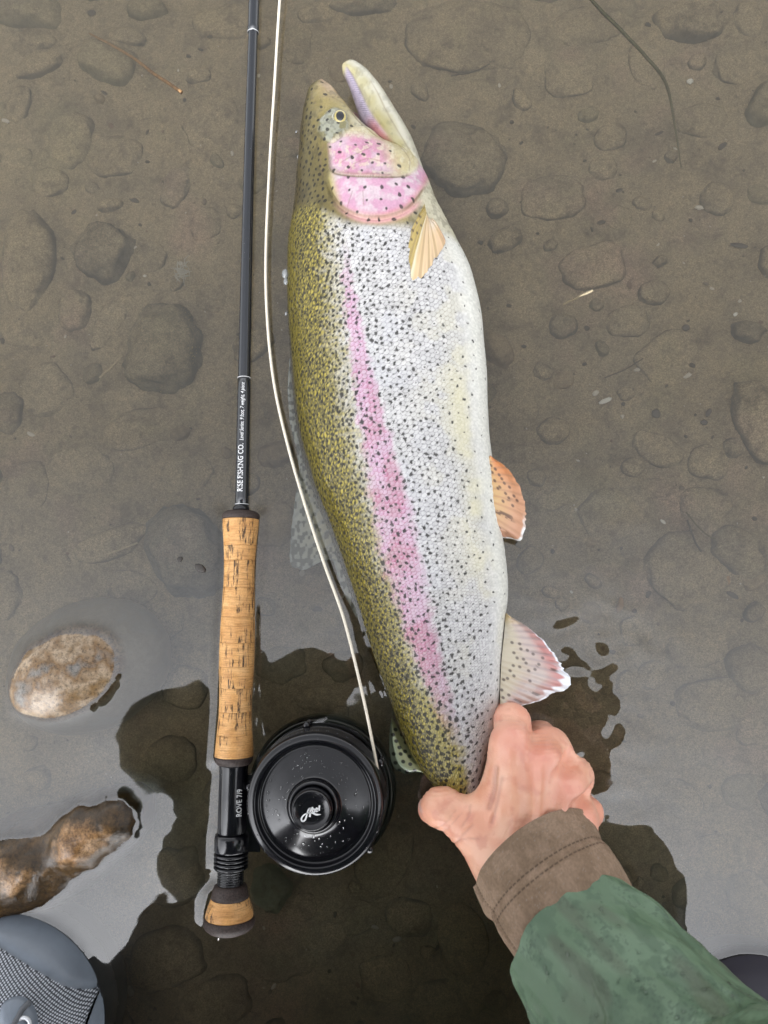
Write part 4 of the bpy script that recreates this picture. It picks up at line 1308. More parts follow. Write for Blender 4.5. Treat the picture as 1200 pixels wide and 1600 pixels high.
def cork_mat():
    m, nt, b = new_mat('cork')
    N, L = nt.nodes, nt.links
    tc = N.new('ShaderNodeTexCoord'); oi = N.new('ShaderNodeObjectInfo')

    def mapped(sc):
        mp = N.new('ShaderNodeMapping'); mp.inputs['Scale'].default_value = sc
        L.new(tc.outputs['Object'], mp.inputs['Vector'])
        cb = N.new('ShaderNodeVectorMath'); cb.operation = 'ADD'
        sc_ = N.new('ShaderNodeMath'); sc_.operation = 'MULTIPLY'; sc_.inputs[1].default_value = 57.0
        L.new(oi.outputs['Random'], sc_.inputs[0])
        L.new(mp.outputs[0], cb.inputs[0]); L.new(sc_.outputs[0], cb.inputs[1])
        return cb.outputs[0]

    def noise(sc, detail=4, rough=.6, scale=1.0):
        t = N.new('ShaderNodeTexNoise'); t.inputs['Scale'].default_value = scale; t.inputs['Detail'].default_value = detail; t.inputs['Roughness'].default_value = rough
        L.new(mapped(sc), t.inputs['Vector']); return t.outputs['Fac']

    def ramp(src, stops):
        r = N.new('ShaderNodeValToRGB'); e = r.color_ramp.elements
        e[0].position, e[0].color = stops[0][0], (*stops[0][1], 1); e[1].position, e[1].color = stops[-1][0], (*stops[-1][1], 1)
        for p, c in stops[1:-1]:
            q = e.new(p); q.color = (*c, 1)
        L.new(src, r.inputs[0]); return r.outputs[0]

    def mul(a, bb, f=1.0):
        x = N.new('ShaderNodeMixRGB'); x.blend_type = 'MULTIPLY'; x.inputs[0].default_value = f
        L.new(a, x.inputs[1]); L.new(bb, x.inputs[2]); return x.outputs[0]

    def math_(op, a, bb):
        x = N.new('ShaderNodeMath'); x.operation = op
        for i, q in enumerate((a, bb)):
            if isinstance(q, float): x.inputs[i].default_value = q
            else: L.new(q, x.inputs[i])
        return x.outputs[0]
    base = ramp(noise((60, 60, 90)), [(.3, (.48, .235, .075)), (.5, (.61, .33, .12)), (.7, (.69, .41, .175))])
    lines = ramp(noise((90, 90, 1500), 3, .7), [(.36, (.66, .60, .52)), (.5, (1, 1, 1)), (.7, (1.10, 1.08, 1.05))])
    grain = ramp(noise((900, 900, 900), 3), [(.3, (.82, .80, .78)), (.6, (1.06, 1.06, 1.06))])
    c = mul(mul(base, lines, .9), grain, .7)
    # pits: short dark clefts that run lengthways, in patches
    v1 = noise((520, 520, 48), 4, .7); v2 = noise((55, 55, 42), 3); v3 = noise((1400, 1400, 260), 2)
    pit = math_('MULTIPLY', ramp_val(N, L, v1, .545, .57), ramp_val(N, L, v2, .45, .51))
    pit = math_('MULTIPLY', pit, ramp_val(N, L, v3, .34, .46))
    h = math_('MULTIPLY', ramp_val(N, L, noise((130, 130, 2200), 2), .675, .70), ramp_val(N, L, noise((200, 200, 90), 2), .48, .58))
    pit2 = math_('MAXIMUM', pit, math_('MULTIPLY', h, .7))
    x = N.new('ShaderNodeMixRGB'); x.inputs[2].default_value = (.045, .024, .012, 1)
    L.new(math_('MULTIPLY', pit2, .93), x.inputs[0]); L.new(c, x.inputs[1])
    L.new(x.outputs[0], b.inputs['Base Color'])
    b.inputs['Roughness'].default_value = .5; b.inputs['Specular IOR Level'].default_value = .35
    b.inputs['Coat Weight'].default_value = .12
    bp = N.new('ShaderNodeBump'); bp.inputs['Strength'].default_value = .6; bp.inputs['Distance'].default_value = .0006; bp.invert = True
    L.new(pit2, bp.inputs['Height']); L.new(bp.outputs[0], b.inputs['Normal'])
    return m


def ramp_val(N, L, src, lo, hi):
    r = N.new('ShaderNodeMapRange'); r.inputs['From Min'].default_value = lo; r.inputs['From Max'].default_value = hi
    L.new(src, r.inputs[0]); return r.outputs[0]


M_CORK = cork_mat()
ROD_Z = .0045
_A, _B = W(376.5, 802, ROD_Z), W(358, 1450, ROD_Z)         # grip and butt lie along this line
ROD_D = (_A - _B) / np.linalg.norm(_A - _B)
RK = (CAM_H - ROD_Z) / FPX
rod = thing('fly_rod', tuple(_B), 'black fly rod with a long cork grip lying in the water left of the trout', 'fishing rod')
ROT = frame_along(ROD_D)


def rod_at(v):
    """Point of the grip axis whose photo row is v, and its distance from the butt."""
    t = np.linspace(-.1, 1.5, 4000)
    P = _B + t[:, None] * (_A - _B)
    uu, vv = PX(P)
    i = np.argmin(abs(vv - v)); return P[i], t[i] * np.linalg.norm(_A - _B)


def rod_lathe(name, prof, mat, n=72, wob=0.0):
    """prof: (photo row, radius in photo px) pairs from the butt upwards; a turned part of the rod, its own mesh and origin."""
    z0 = rod_at(prof[0][0])[1]
    pr = [(r * RK, rod_at(v)[1] - z0) for v, r in prof]
    V, F = lathe(pr, n)
    o = mesh_np(name, V, F, mat)
    M = Matrix([[*ROT[i], (_B + ROD_D * z0)[i]] for i in range(3)] + [[0, 0, 0, 1]])
    o.parent = rod; o.matrix_parent_inverse = Matrix.Translation(rod.location).inverted(); o.matrix_world = M
    o.matrix_basis = M
    return o


def grip_r(v):
    return float(np.interp(v, [812, 822, 845, 870, 895, 914, 940, 980, 1021, 1050, 1076, 1100, 1117, 1140, 1160, 1170, 1181], [28.6, 28.2, 26.0, 24.4, 23.8, 23.9, 25, 26.6, 27.2, 26.6, 25.2, 24.8, 25.2, 26.6, 28.0, 28.8, 29.2]))


rings = [812, 853, 876, 918, 964, 1004, 1041, 1074, 1111, 1147, 1181]
for a, b in zip(rings[:-1], rings[1:]):
    vs_ = [b - .12] + list(np.linspace(b - .55, a + .55, 12)) + [a + .12]
    prof = [(v, grip_r(v) - (.22 if v in (vs_[0], vs_[-1]) else 0)) for v in vs_]
    prof = [(vs_[0], 6)] + prof + [(vs_[-1], 6)]
    rod_lathe('cork_ring', prof, M_CORK, 96)
rod_lathe('grip_cap', [(812, 10), (811.6, 28.2), (808, 29.6), (804, 29.0), (801, 26.5), (799, 22.5), (798, 12), (797.5, 8)], M_EVA)
rod_lathe('grip_check', [(1194, 12), (1193.6, 25.2), (1190, 27.6), (1185, 29.0), (1181.4, 29.0), (1181.2, 8)], M_EVA)
rod_lathe('winding_check', [(798.5, 9), (798, 13), (794, 13.2), (791, 11.6), (790, 9)], M_BLACK)
# reel seat: barrel, hood, locking rings, threads
rod_lathe('seat_barrel', [(1302, 10), (1301.8, 21.0), (1299, 21.8), (1240, 21.6), (1202, 21.4), (1196, 22.2), (1193.6, 22.0), (1193.5, 8)], M_BLACK)
rod_lathe('seat_hood', [(1330, 10), (1329.8, 24.5), (1327, 25.6), (1308, 25.4), (1303, 24.6), (1302, 22), (1301.9, 10)], M_BLACK)
for v0 in (1331.5, 1338, 1344.5, 1351):
    rod_lathe('locking_ring', [(v0 + 5.6, 12), (v0 + 5.4, 24.2), (v0 + 4, 25.6), (v0 + 1.6, 25.6), (v0 + .4, 24.2), (v0 + .2, 12)], M_BLACK)
thr = [(1386, 10)]
for i, v in enumerate(np.arange(1385.5, 1357, -1.0)):
    thr.append((v, 18.6 + (1.0 if i % 4 in (1, 2) else -.4)))
thr.append((1357, 10))
rod_lathe('seat_thread', thr, M_BLACK)
# fighting butt
rod_lathe('butt_collar', [(1402, 10), (1401.8, 27.8), (1396, 26.8), (1388, 25.6), (1383, 23.6), (1381, 19), (1380.5, 8)], M_EVA)
rod_lathe('cork_band', [(1432, 8), (1431.7, 35.0), (1430, 35.6), (1424, 34.6), (1416, 32.4), (1408, 29.6), (1402.6, 28.0), (1402.2, 27.6), (1402.1, 8)], M_CORK, 96)
rod_lathe('butt_cap', [(1459, 0.5), (1458.5, 12), (1456, 23), (1452, 31), (1447, 36), (1441, 38.2), (1436, 37.6), (1432.3, 36.0), (1432.1, 8)], M_EVA)

# blank: thin, tapering, from the grip out past the top of the photograph
bl = pl([(377.5, 800), (381, 620), (385, 420), (390, 220), (397, 0), (400, -120), (406, -420)], 60)
bz_ = np.interp(bl[:, 1], [-420, 0, 300, 800], [.012, .010, .008, ROD_Z])
BP = W(bl[:, 0], bl[:, 1], bz_)
br = np.interp(bl[:, 1], [-420, 40, 300, 600, 800], [7.0, 8.2, 9.0, 10.0, 10.4]) * S0
V, F = tube(BP, br, 28)
blank = put(mesh_np('blank', V, F, M_BLANK), rod)


def blank_pt(v):
    i = np.interp(v, bl[:, 1][::-1], np.arange(len(bl))[::-1])
    return np.array([np.interp(i, np.arange(len(bl)), BP[:, k]) for k in range(3)]), float(np.interp(i, np.arange(len(bl)), br))


def sleeve(name, v0, v1, extra, mat):
    vv = np.linspace(v0, v1, 12)
    P = np.array([blank_pt(v)[0] for v in vv]); r = np.array([blank_pt(v)[1] for v in vv]) + extra
    V, F = tube(P, r, 28)
    put(mesh_np(name, V, F, mat), rod)


sleeve('ferrule', -60, 52, 1.2 * S0, M_BLANK)
sleeve('thread_wrap', 590, 796, .35 * S0, M_BLANK)
M_TRIM = plain('silver_trim', (.5, .5, .5), rough=.4)
sleeve('trim_band', 590.0, 591.2, .55 * S0, M_TRIM)
sleeve('trim_band', 787.6, 788.8, .55 * S0, M_TRIM)
sleeve('trim_band', 50.8, 51.8, 1.45 * S0, M_TRIM)


def text_mesh(name, s, height, shear=0.0, mat=None, bold=0.0, spacing=1.0, fit=None):
    """Lettering as a thin mesh: baseline along +X, letter height and total width in metres."""
    cu = bpy.data.curves.new(name, 'FONT'); cu.body = s; cu.size = 1.0; cu.shear = shear; cu.offset = bold; cu.space_character = spacing
    cu.resolution_u = 3
    tmp = bpy.data.objects.new(name, cu); COL.objects.link(tmp)
    dg = bpy.context.evaluated_depsgraph_get()
    me = bpy.data.meshes.new_from_object(tmp.evaluated_get(dg))
    bpy.data.objects.remove(tmp)
    co = np.empty(len(me.vertices) * 3, np.float32); me.vertices.foreach_get('co', co); co = co.reshape(-1, 3)
    w = co[:, 0].max() - co[:, 0].min(); co[:, 0] -= co[:, 0].min()
    hcap = .69
    co[:, 1] *= height / hcap; co[:, 0] *= (fit / w) if fit else height / hcap
    me.vertices.foreach_set('co', co.ravel()); me.update()
    me.materials.clear(); me.materials.append(mat or M_WHITE)
    o = bpy.data.objects.new(name, me); COL.objects.link(o)
    return o, co


def text_on_rod(s, name, v0, v1, height_px, off, rfun, shear=0.0, bold=0.0, up_turn=0.0):
    """Lettering printed on the rod, reading from row v0 up to row v1 and wrapped onto the round surface."""
    (P0, r0), (P1, r1) = rfun(v0), rfun(v1)
    L_ = np.linalg.norm(P1 - P0); ax_ = (P1 - P0) / L_
    o, co = text_mesh(name, s, height_px * S0, shear, fit=L_, bold=bold)
    side = np.cross(ax_, [0, 0, 1.0]); side /= np.linalg.norm(side); upv = np.cross(side, ax_)
    t = co[:, 0] / L_
    r = r0 + (r1 - r0) * t + .00042
    # baseline on the right hand side, letters stand towards the left
    ang = (off * S0 - co[:, 1]) / r
    ang = ang + up_turn
    P = P0 + ax_ * co[:, 0:1] + r[:, None] * (np.sin(ang)[:, None] * side + np.cos(ang)[:, None] * upv)
    o.data.vertices.foreach_set('co', P.astype(np.float32).ravel()); o.data.update()
    return put(o, rod)


text_on_rod('RISE FISHING CO.', 'lettering', 769, 695, 8.6, 3.2, blank_pt, bold=.012)
text_on_rod('Level Series, 9 foot, 7 weight, 4 piece', 'lettering', 690, 600, 6.2, 3.0, blank_pt, shear=.35, bold=.006)


def seat_pt(v):
    return rod_at(v)[0], 21.6 * RK


text_on_rod('ROVE 7/9', 'lettering', 1271, 1229, 8.6, 0.0, seat_pt, bold=.014, up_turn=.86)

# ---------------------------------------------------------------- reel
RZ = .027
rc = W(492, 1256, RZ); rc0 = np.array([rc[0], rc[1], 0])
reel = thing('fly_reel', (rc[0], rc[1], -.035), 'round glossy black fly reel mounted beside the rod handle, wet with droplets', 'fishing reel')


def reel_lathe(name, prof, mat, n=144, ctr=None):
    V, F = lathe([(r / 1000, z / 1000) for r, z in prof], n)
    c = rc0 if ctr is None else ctr
    o = put(mesh_np(name, V, F, mat), reel); o.location = c; return o


reel_lathe('frame_ring', [(30, -30), (46, -30), (51, -28), (53, -24), (53.4, -18), (53.0, -11), (51.6, -7.5), (49.6, -6.8), (48.2, -7.6), (47.4, -12), (40, -12)], M_BLACK)
reel_lathe('arbor', [(33, -26), (33, 6)], M_BLACK)
reel_lathe('spool_rim', [(40, 2), (45.0, 2), (47.2, 4), (48.0, 8), (47.6, 13), (46.9, 17), (46.6, 22), (46.2, 25), (45.3, 26.8), (44.2, 27.6), (41.2, 28.4), (40.2, 28.2), (39.6, 27.4), (39.4, 25.6)], M_BLACK)
reel_lathe('face_plate', [(39.4, 25.6), (38.9, 24.4), (37.0, 24.2), (36.4, 24.6), (30, 26.6), (22, 29.6), (18.6, 31.0), (17.6, 32.0), (17.3, 33.4)], M_BLACK)
reel_lathe('knob_collar', [(17.2, 33.0), (16.8, 35.6), (15.8, 37.0), (14.6, 37.4), (14.0, 36.8), (13.8, 35.4)], M_BLACK)
reel_lathe('drag_knob', [(13.6, 35), (13.4, 42), (12.9, 44.6), (12.2, 45.8), (11.8, 46.0), (11.5, 45.7), (6, 45.6), (0.01, 45.6)], M_BLACK)
# the pillars between frame and spool, and the foot that clamps under the hood
for k in range(5):
    a = .5 + k * 2 * np.pi / 5
    p = rc0 + np.array([np.cos(a) * .0492, np.sin(a) * .0492, 0])
    V, F = tube(np.stack([p + [0, 0, z] for z in (-.012, -.004, .004, .010)]), .0022, 14)
    put(mesh_np('frame_pillar', V, F, M_BLACK), reel)
fa, fb = rod_at(1222)[0], rod_at(1322)[0]
bm = bmesh.new()
bmesh.ops.create_cube(bm, size=1)
bmesh.ops.bevel(bm, geom=bm.edges[:], offset=.12, segments=2, affect='EDGES')
me = bpy.data.meshes.new('reel_foot'); bm.to_mesh(me); bm.free(); me.materials.append(M_BLACK)
o = bpy.data.objects.new('reel_foot', me); COL.objects.link(o)
o.scale = (.018, .052, .008); o.location = ((fa + fb) / 2 + np.array([.0130, 0, -.006])); o.rotation_euler = (0, .12, -.03)
put(o, reel)
V, F = tube(np.stack([rc0 + np.array([.018, -.018, z]) for z in np.linspace(-.031, -.052, 8)]), np.array([.004, .005, .0058, .006, .006, .0058, .005, .003]), 18)
put(mesh_np('handle', V, F, M_BLACK), reel)

# script name on the knob, drawn as brush strokes
def ribbon(strokes, name, z, parent):
    Vs, Fs, k = [], [], 0
    for pts, wd in strokes:
        p = pl(pts, 40)
        w = np.interp(np.linspace(0, 1, 40), np.linspace(0, 1, len(wd)), wd)
        q = W(p[:, 0], p[:, 1], z)
        T = np.gradient(q, axis=0); T /= np.linalg.norm(T, axis=1, keepdims=True)
        N_ = np.stack([-T[:, 1], T[:, 0], 0 * T[:, 0]], 1) * (w[:, None] * (CAM_H - z) / FPX / 2)
        for dz in (0.0, .00012):
            Vs.append(q + N_ + [0, 0, dz]); Vs.append(q - N_ + [0, 0, dz])
        n = 40
        i = np.arange(n - 1)
        L0, R0, L1, R1 = k, k + n, k + 2 * n, k + 3 * n
        for a, b in ((L1, R1), (R0, L0), (L0, L1), (R1, R0)):
            Fs.append(np.stack([a + i, b + i, b + i + 1, a + i + 1], 1))
        k += 4 * n
    o = mesh_np(name, np.concatenate(Vs), np.concatenate(Fs), M_WHITE, smooth_shade=False)
    return put(o, parent)


c12 = lambda pts: [(440 + x / 12.0, 1220 + y / 12.0) for x, y in pts]
ribbon([(c12([(505, 600), (470, 612), (420, 640), (385, 680), (370, 720), (385, 755), (415, 755), (445, 725), (465, 670), (480, 610), (500, 550), (525, 515), (548, 520)]), (1.2, 1.6, 2.0, 2.2, 2.6, 2.6, 2.4, 2.4, 2.4, 2.2, 2.2, 2.0, 1.6)),
        (c12([(545, 505), (540, 560), (535, 620), (528, 678)]), (2.6, 2.8, 2.8, 3.0)),
        (c12([(478, 615), (540, 598), (600, 612), (660, 634), (740, 630)]), (1.2, 1.8, 2.6, 2.4, .3)),
        (c12([(578, 490), (576, 540), (582, 586)]), (2.4, 2.6, 2.4)),
        (c12([(582, 545), (606, 530), (622, 552), (612, 584), (584, 590)]), (1.6, 2.2, 2.4, 2.0, 1.8)),
        (c12([(640, 556), (668, 542), (674, 520), (654, 512), (640, 540), (648, 574), (684, 566)]), (1.4, 1.6, 1.8, 1.8, 2.4, 2.2, 1.2)),
        (c12([(712, 462), (706, 510), (704, 560)]), (2.4, 2.4, 2.4))], 'script_logo', .0458, reel)

# faint engraved maker's line round the upper rim
for ch, a in zip('MADE IN U S A', np.linspace(2.02, 1.12, 13)):
    if ch == ' ':
        continue
    o, co = text_mesh('rim_lettering', ch, .0022, mat=plain('engraved_grey', (.10, .10, .11), rough=.4) if 'engraved_grey' not in bpy.data.materials else bpy.data.materials['engraved_grey'])
    r = .0476
    co2 = co.copy(); co2[:, 0] -= co2[:, 0].max() / 2
    ang = a - co2[:, 0] / r
    zz = .0185 + co2[:, 1]
    rr = np.interp(zz, [.013, .017, .022, .025], [.0476, .0469, .0466, .0462]) + .00012
    P = rc0 + np.stack([np.cos(ang) * rr, np.sin(ang) * rr, zz], 1)
    o.data.vertices.foreach_set('co', P.astype(np.float32).ravel()); o.data.update(); put(o, reel)

# line: leaves the spool, loops over the water and runs out past the top of the photograph
lp = pl([(445, -90), (437, 0), (429, 130), (420, 280), (415, 420), (419, 520), (430, 610), (452, 705), (480, 800), (508, 885), (535, 960), (556, 1040), (573, 1115), (583, 1165), (590, 1203)], 200)
lz = np.interp(np.linspace(0, 1, 200), [0, .1, .35, .6, .8, .93, 1], [.012, .010, .008, .010, .022, .026, .016])
V, F = tube(W(lp[:, 0], lp[:, 1], lz), np.interp(np.linspace(0, 1, 200), [0, 1], [.00105, .00105]), 12)
M_LINE = plain('fly_line', (.72, .66, .54), rough=.4, coat=.2)
o = mesh_np('fly_line', V, F, M_LINE)
tag(o, 'cream fly line curving from the reel up between the rod and the trout', 'fishing line')
# line wound on the spool
wp = []
for i in range(900):
    a = i / 900 * 2 * np.pi * 12
    wp.append(rc0 + np.array([np.cos(a) * .0385, np.sin(a) * .0385, -.010 + .012 * (i / 900)]))
V, F = tube(np.array(wp), .0011, 8)
put(mesh_np('wound_line', V, F, M_LINE), reel)

# ---- droplets on the metal
M_DROP = bpy.data.materials.new('water_drop'); M_DROP.use_nodes = True
_nt = M_DROP.node_tree
for _x in list(_nt.nodes):
    _nt.nodes.remove(_x)
_o, _m, _f = (_nt.nodes.new(t) for t in ('ShaderNodeOutputMaterial', 'ShaderNodeMixShader', 'ShaderNodeFresnel'))
_t, _g = _nt.nodes.new('ShaderNodeBsdfTransparent'), _nt.nodes.new('ShaderNodeBsdfGlossy')
_g.inputs['Roughness'].default_value = .03; _f.inputs['IOR'].default_value = 1.36
_nt.links.new(_f.outputs[0], _m.inputs[0]); _nt.links.new(_t.outputs[0], _m.inputs[1]); _nt.links.new(_g.outputs[0], _m.inputs[2]); _nt.links.new(_m.outputs[0], _o.inputs[0])


def droplets(name, pts, nrm, rad, parent, mat=None):
    Vs, Fs, k = [], [], 0
    base = ICO2_V[:, :]
    for p, n_, r in zip(pts, nrm, rad):
        R = frame_along(n_ + 1e-6)
        e = RNG.uniform(.8, 1.35)
        q = (base * np.array([r * e, r / e, r * .62])) @ R.T + p
        Vs.append(q); Fs.append(ICO2_F + k); k += len(base)
    o = mesh_np(name, np.concatenate(Vs), np.concatenate(Fs), mat or M_DROP)
    o['kind'] = 'stuff'
    return put(o, parent)


pts, nr, rd = [], [], []
for i in range(420):
    a = RNG.uniform(0, 2 * np.pi); r = math.sqrt(RNG.uniform(0, 1)) * .0455
    if r > .0412: z, n_ = .0282 - (r - .0412) * .24, (0.15 * np.cos(a), .15 * np.sin(a), 1)
    elif r > .037: continue
    elif r > .019: z, n_ = .0246 + (.0364 - r) / (.0364 - .019) * .0070, (.36 * np.cos(a), .36 * np.sin(a), 1)
    elif r > .0145: continue
    elif r < .0118: z, n_ = .0456, (0, 0, 1)
    else: continue
    pts.append(rc0 + np.array([r * np.cos(a), r * np.sin(a), z])); nr.append(np.array(n_)); rd.append(.00022 + .0008 * RNG.random() ** 3.5)
droplets('water_droplets', pts, nr, rd, reel)
pts, nr, rd = [], [], []
for i in range(150):
    v = RNG.uniform(20, 790); p, r = blank_pt(v); a = RNG.uniform(-.9, .9)
    n_ = np.array([math.sin(a), 0, math.cos(a)]); pts.append(p + n_ * r); nr.append(n_); rd.append(.00018 + .0004 * RNG.random() ** 3)
for i in range(60):
    v = RNG.uniform(1196, 1300); p = rod_at(v)[0]; a = RNG.uniform(-1.1, 1.1)
    n_ = np.array([math.sin(a), 0, math.cos(a)]); pts.append(p + n_ * 21.6 * RK); nr.append(n_); rd.append(.0002 + .0004 * RNG.random() ** 3)
droplets('water_droplets', pts, nr, rd, rod)

# ---------------------------------------------------------------- the angler: crouching over the water, right hand on the tail, phone in the left hand
person = thing('person', (0.0, -.45, -.07), 'person crouching in a green rain jacket, bare right hand gripping the trout by the tail', 'person')


def P3(u, v, z):
    return W(u, v, z)


# --- joints
R_WR = P3(845, 1372, .050); R_EL = P3(1290, 1900, .185); R_SH = np.array([.245, -.45, .55])
L_SH = np.array([-.13, -.28, .655]); L_EL = np.array([-.365, -.185, .585]); L_WR = np.array([-.085, -.075, .590])
NECK = np.array([.15, -.32, .68]); HEAD = np.array([.235, -.215, .785])
CHEST = np.array([.06, -.46, .55]); PELV = np.array([-.02, -.66, .33])
L_KN = np.array([-.275, -.43, .45]); R_KN = np.array([.27, -.52, .40])

# --- body: one continuous skin (head, trunk, both arms and hands, legs inside the clothes)
def ranges(*rs):
    """Sorted grid lines from (start, end, step) pieces; finer pieces win where they overlap."""
    xs = []
    lo = min(r[0] for r in rs); hi = max(r[1] for r in rs)
    x = lo
    while x < hi:
        s = min([r[2] for r in rs if r[0] <= x < r[1]] or [.02])
        xs.append(x); x += s
    return np.array(xs)


HB0 = np.array([P3(640, 1100, .05)[0] - .012, P3(700, 1400, .05)[1] - .012, -.045])
HB1 = np.array([P3(945, 1300, .05)[0] + .012, P3(800, 1085, .05)[1] + .012, .090])
gx = ranges((-.45, .45, .016), (HB0[0], HB1[0], .0013), (-.10, .08, .003), (.10, .30, .005))
gy = ranges((-.85, .10, .016), (HB0[1], HB1[1], .0013), (-.14, .02, .003), (-.26, -.04, .005))
gz = ranges((-.07, .92, .016), (HB0[2], HB1[2], .0013), (.56, .61, .003), (.66, .90, .005))
B = Field(gx, gy, gz)
R_FA = P3(930, 1480, .066)
k = .05
B.cone(PELV, CHEST, .13, .14, k); B.cone(CHEST, (R_SH + L_SH) / 2 + [0, 0, -.02], .14, .10, k)
B.cone(L_SH, R_SH, .055, .055, k); B.cone((L_SH + R_SH) / 2, NECK, .07, .055, .03); B.cone(NECK, HEAD - [0, .02, .02], .055, .055, .02)
B.cone(PELV + [-.09, 0, 0], L_KN, .08, .055, .03); B.cone(PELV + [.09, 0, 0], R_KN, .08, .055, .03)
B.cone(L_KN, (-.315, -.44, .03), .052, .035, .02); B.cone(R_KN, (.285, -.46, .03), .052, .035, .02)
B.cone(L_SH, L_EL, .046, .038, .02); B.cone(L_EL, L_WR, .038, .026, .02)
B.cone(R_SH, R_EL, .046, .040, .02); B.cone(R_EL, R_FA, .036, .027, .02)
# head: skull, jaw, nose, brow, ears; it looks down at the fish
fwd = np.array([-.25, .52, -.80]); fwd /= np.linalg.norm(fwd)
lft = np.cross([0, 0, 1.0], fwd); lft /= np.linalg.norm(lft); upv = np.cross(fwd, lft)
HR = np.stack([lft, fwd, upv], 1)
hp = lambda a, b, c_: HEAD + HR @ np.array([a, b, c_])
B.ell(hp(0, -.01, .015), (.074, .092, .085), HR, .02); B.cone(hp(0, .02, -.05), hp(0, .055, -.085), .056, .038, .02)
B.cone(hp(0, .088, .01), hp(0, .108, -.025), .008, .014, .010); B.ell(hp(0, .075, .028), (.05, .018, .012), HR, .012)
for sgn in (-1, 1):
    B.ell(hp(sgn * .030, .088, .008), (.017, .012, .010), HR, .006, sub=True); B.ell(hp(sgn * .030, .074, .008), (.013, .013, .013), HR, .003)
    B.ell(hp(sgn * .077, -.005, -.005), (.008, .020, .030), HR, .006)
B.ell(hp(0, .092, -.054), (.024, .012, .004), HR, .003, sub=True)
B.cone(hp(-.02, .088, -.050), hp(.02, .088, -.050), .006, .006, .005); B.cone(hp(-.017, .086, -.062), hp(.017, .086, -.062), .007, .007, .005)
# left hand round the long edges of the phone
lp_ = np.array([-.030, -.075, .592])
B.cone(L_WR, lp_, .026, .026, .015); B.ell(lp_ + [.012, .004, .001], (.045, .040, .013), None, .012)
for i in range(4):
    b0 = lp_ + [.050, .026 - .020 * i, .001]; b1 = lp_ + [.083, .030 - .020 * i, .004]; b2 = lp_ + [.100, .031 - .02 * i, -.013]
    B.cone(b0, b1, .0095, .0085, .005); B.cone(b1, b2, .0085, .007, .004)
B.cone(lp_ + [-.02, .02, 0], lp_ + [-.012, .062, .004], .013, .010, .008); B.cone(lp_ + [-.012, .062, .004], lp_ + [.016, .078, .003], .010, .008, .005)

# --- right hand
kk = .010
WR = P3(845, 1375, .046); HEEL = P3(790, 1352, .040)
MC = {'index': P3(800, 1164, .052), 'middle': P3(846, 1196, .055), 'ring': P3(880, 1236, .050), 'little': P3(900, 1288, .041)}
PH = {'index': [P3(801, 1128, .036), P3(786, 1112, .010), P3(755, 1128, -.014)],
      'middle': [P3(858, 1166, .034), P3(845, 1150, .004), P3(800, 1160, -.020)],
      'ring': [P3(898, 1212, .030), P3(884, 1198, .000), P3(838, 1204, -.022)],
      'little': [P3(918, 1270, .024), P3(908, 1254, -.004), P3(868, 1248, -.020)]}
RAD = {'index': (.0128, .0112, .0098, .0082), 'middle': (.0130, .0115, .0098, .0082), 'ring': (.0124, .0108, .0093, .0078), 'little': (.0112, .0096, .0083, .007)}
B.cone(R_FA, WR, .027, .0235, .02)
B.cone(WR + [.010, .0, -.002], P3(880, 1330, .042), .021, .019, .02)
starts = {'index': P3(806, 1345, .050), 'middle': P3(838, 1350, .052), 'ring': P3(866, 1352, .048), 'little': P3(888, 1358, .042)}
for f in MC:
    B.cone(starts[f], MC[f], .0155, RAD[f][0] + .0010, .0085)
    a = MC[f]
    for q, b in enumerate(PH[f]):
        B.cone(a, b, RAD[f][q], RAD[f][q + 1], .0045)
        a = b
# palm body and the fleshy web between thumb and index
B.ell(P3(838, 1272, .040), (.031, .045, .0150), np.array([[math.cos(.35), math.sin(.35), 0], [-math.sin(.35), math.cos(.35), 0], [0, 0, 1]]), .014)
B.cone(P3(792, 1190, .044), P3(776, 1272, .043), .011, .014, .010)
B.cone(P3(778, 1262, .043), P3(752, 1272, .040), .0125, .0125, .010)
# thumb
T0, T1, T2, T3 = P3(792, 1345, .044), P3(738, 1292, .040), P3(696, 1263, .036), P3(676, 1264, .020)
B.cone(WR, T0, .024, .020, .014); B.cone(T0, T1, .0205, .0142, .010); B.cone(T1, T2, .0142, .0118, .006); B.cone(T2, T3, .0120, .0100, .005)
B.ell(T2 + [-.004, .0, -.004], (.0118, .0118, .012), None, .005)
# knuckles and tendons stand slightly proud
for f, s_ in (('index', .0080), ('middle', .0085), ('ring', .0078), ('little', .0070)):
    B.ell(MC[f] + [0.001, .001, RAD[f][0] - .0058], (s_, s_, .0062), None, .006)
    B.cone(MC[f] + [0, 0, RAD[f][0] - .0014], starts[f] + [0, 0, .0122], .0024, .0016, .005)
# dips between the knuckles
for a, b in (('index', 'middle'), ('middle', 'ring'), ('ring', 'little')):
    B.cone((MC[a] + MC[b]) / 2 + [.002, .004, .0185], (PH[a][0] + PH[b][0]) / 2 + [.002, .004, .0160], .0042, .0050, .006, sub=True)
    B.cone((MC[a] + MC[b]) / 2 + [0, 0, .0175], (starts[a] + starts[b]) / 2 * .55 + (MC[a] + MC[b]) / 2 * .45 + [0, 0, .0165], .0026, .0016, .006, sub=True)
V, F = B.mesh()
inh = ((V > HB0 - .01) & (V < HB1 + .01)).all(1)
Vr = relax(V, F, 3, .5)
V = np.where(inh[:, None], Vr, Vr)
nn = vnormals(V, F)
hu_, hv_ = PX(V)
hu_ = np.where(inh, hu_, 0.0); hv_ = np.where(inh, hv_, 0.0)
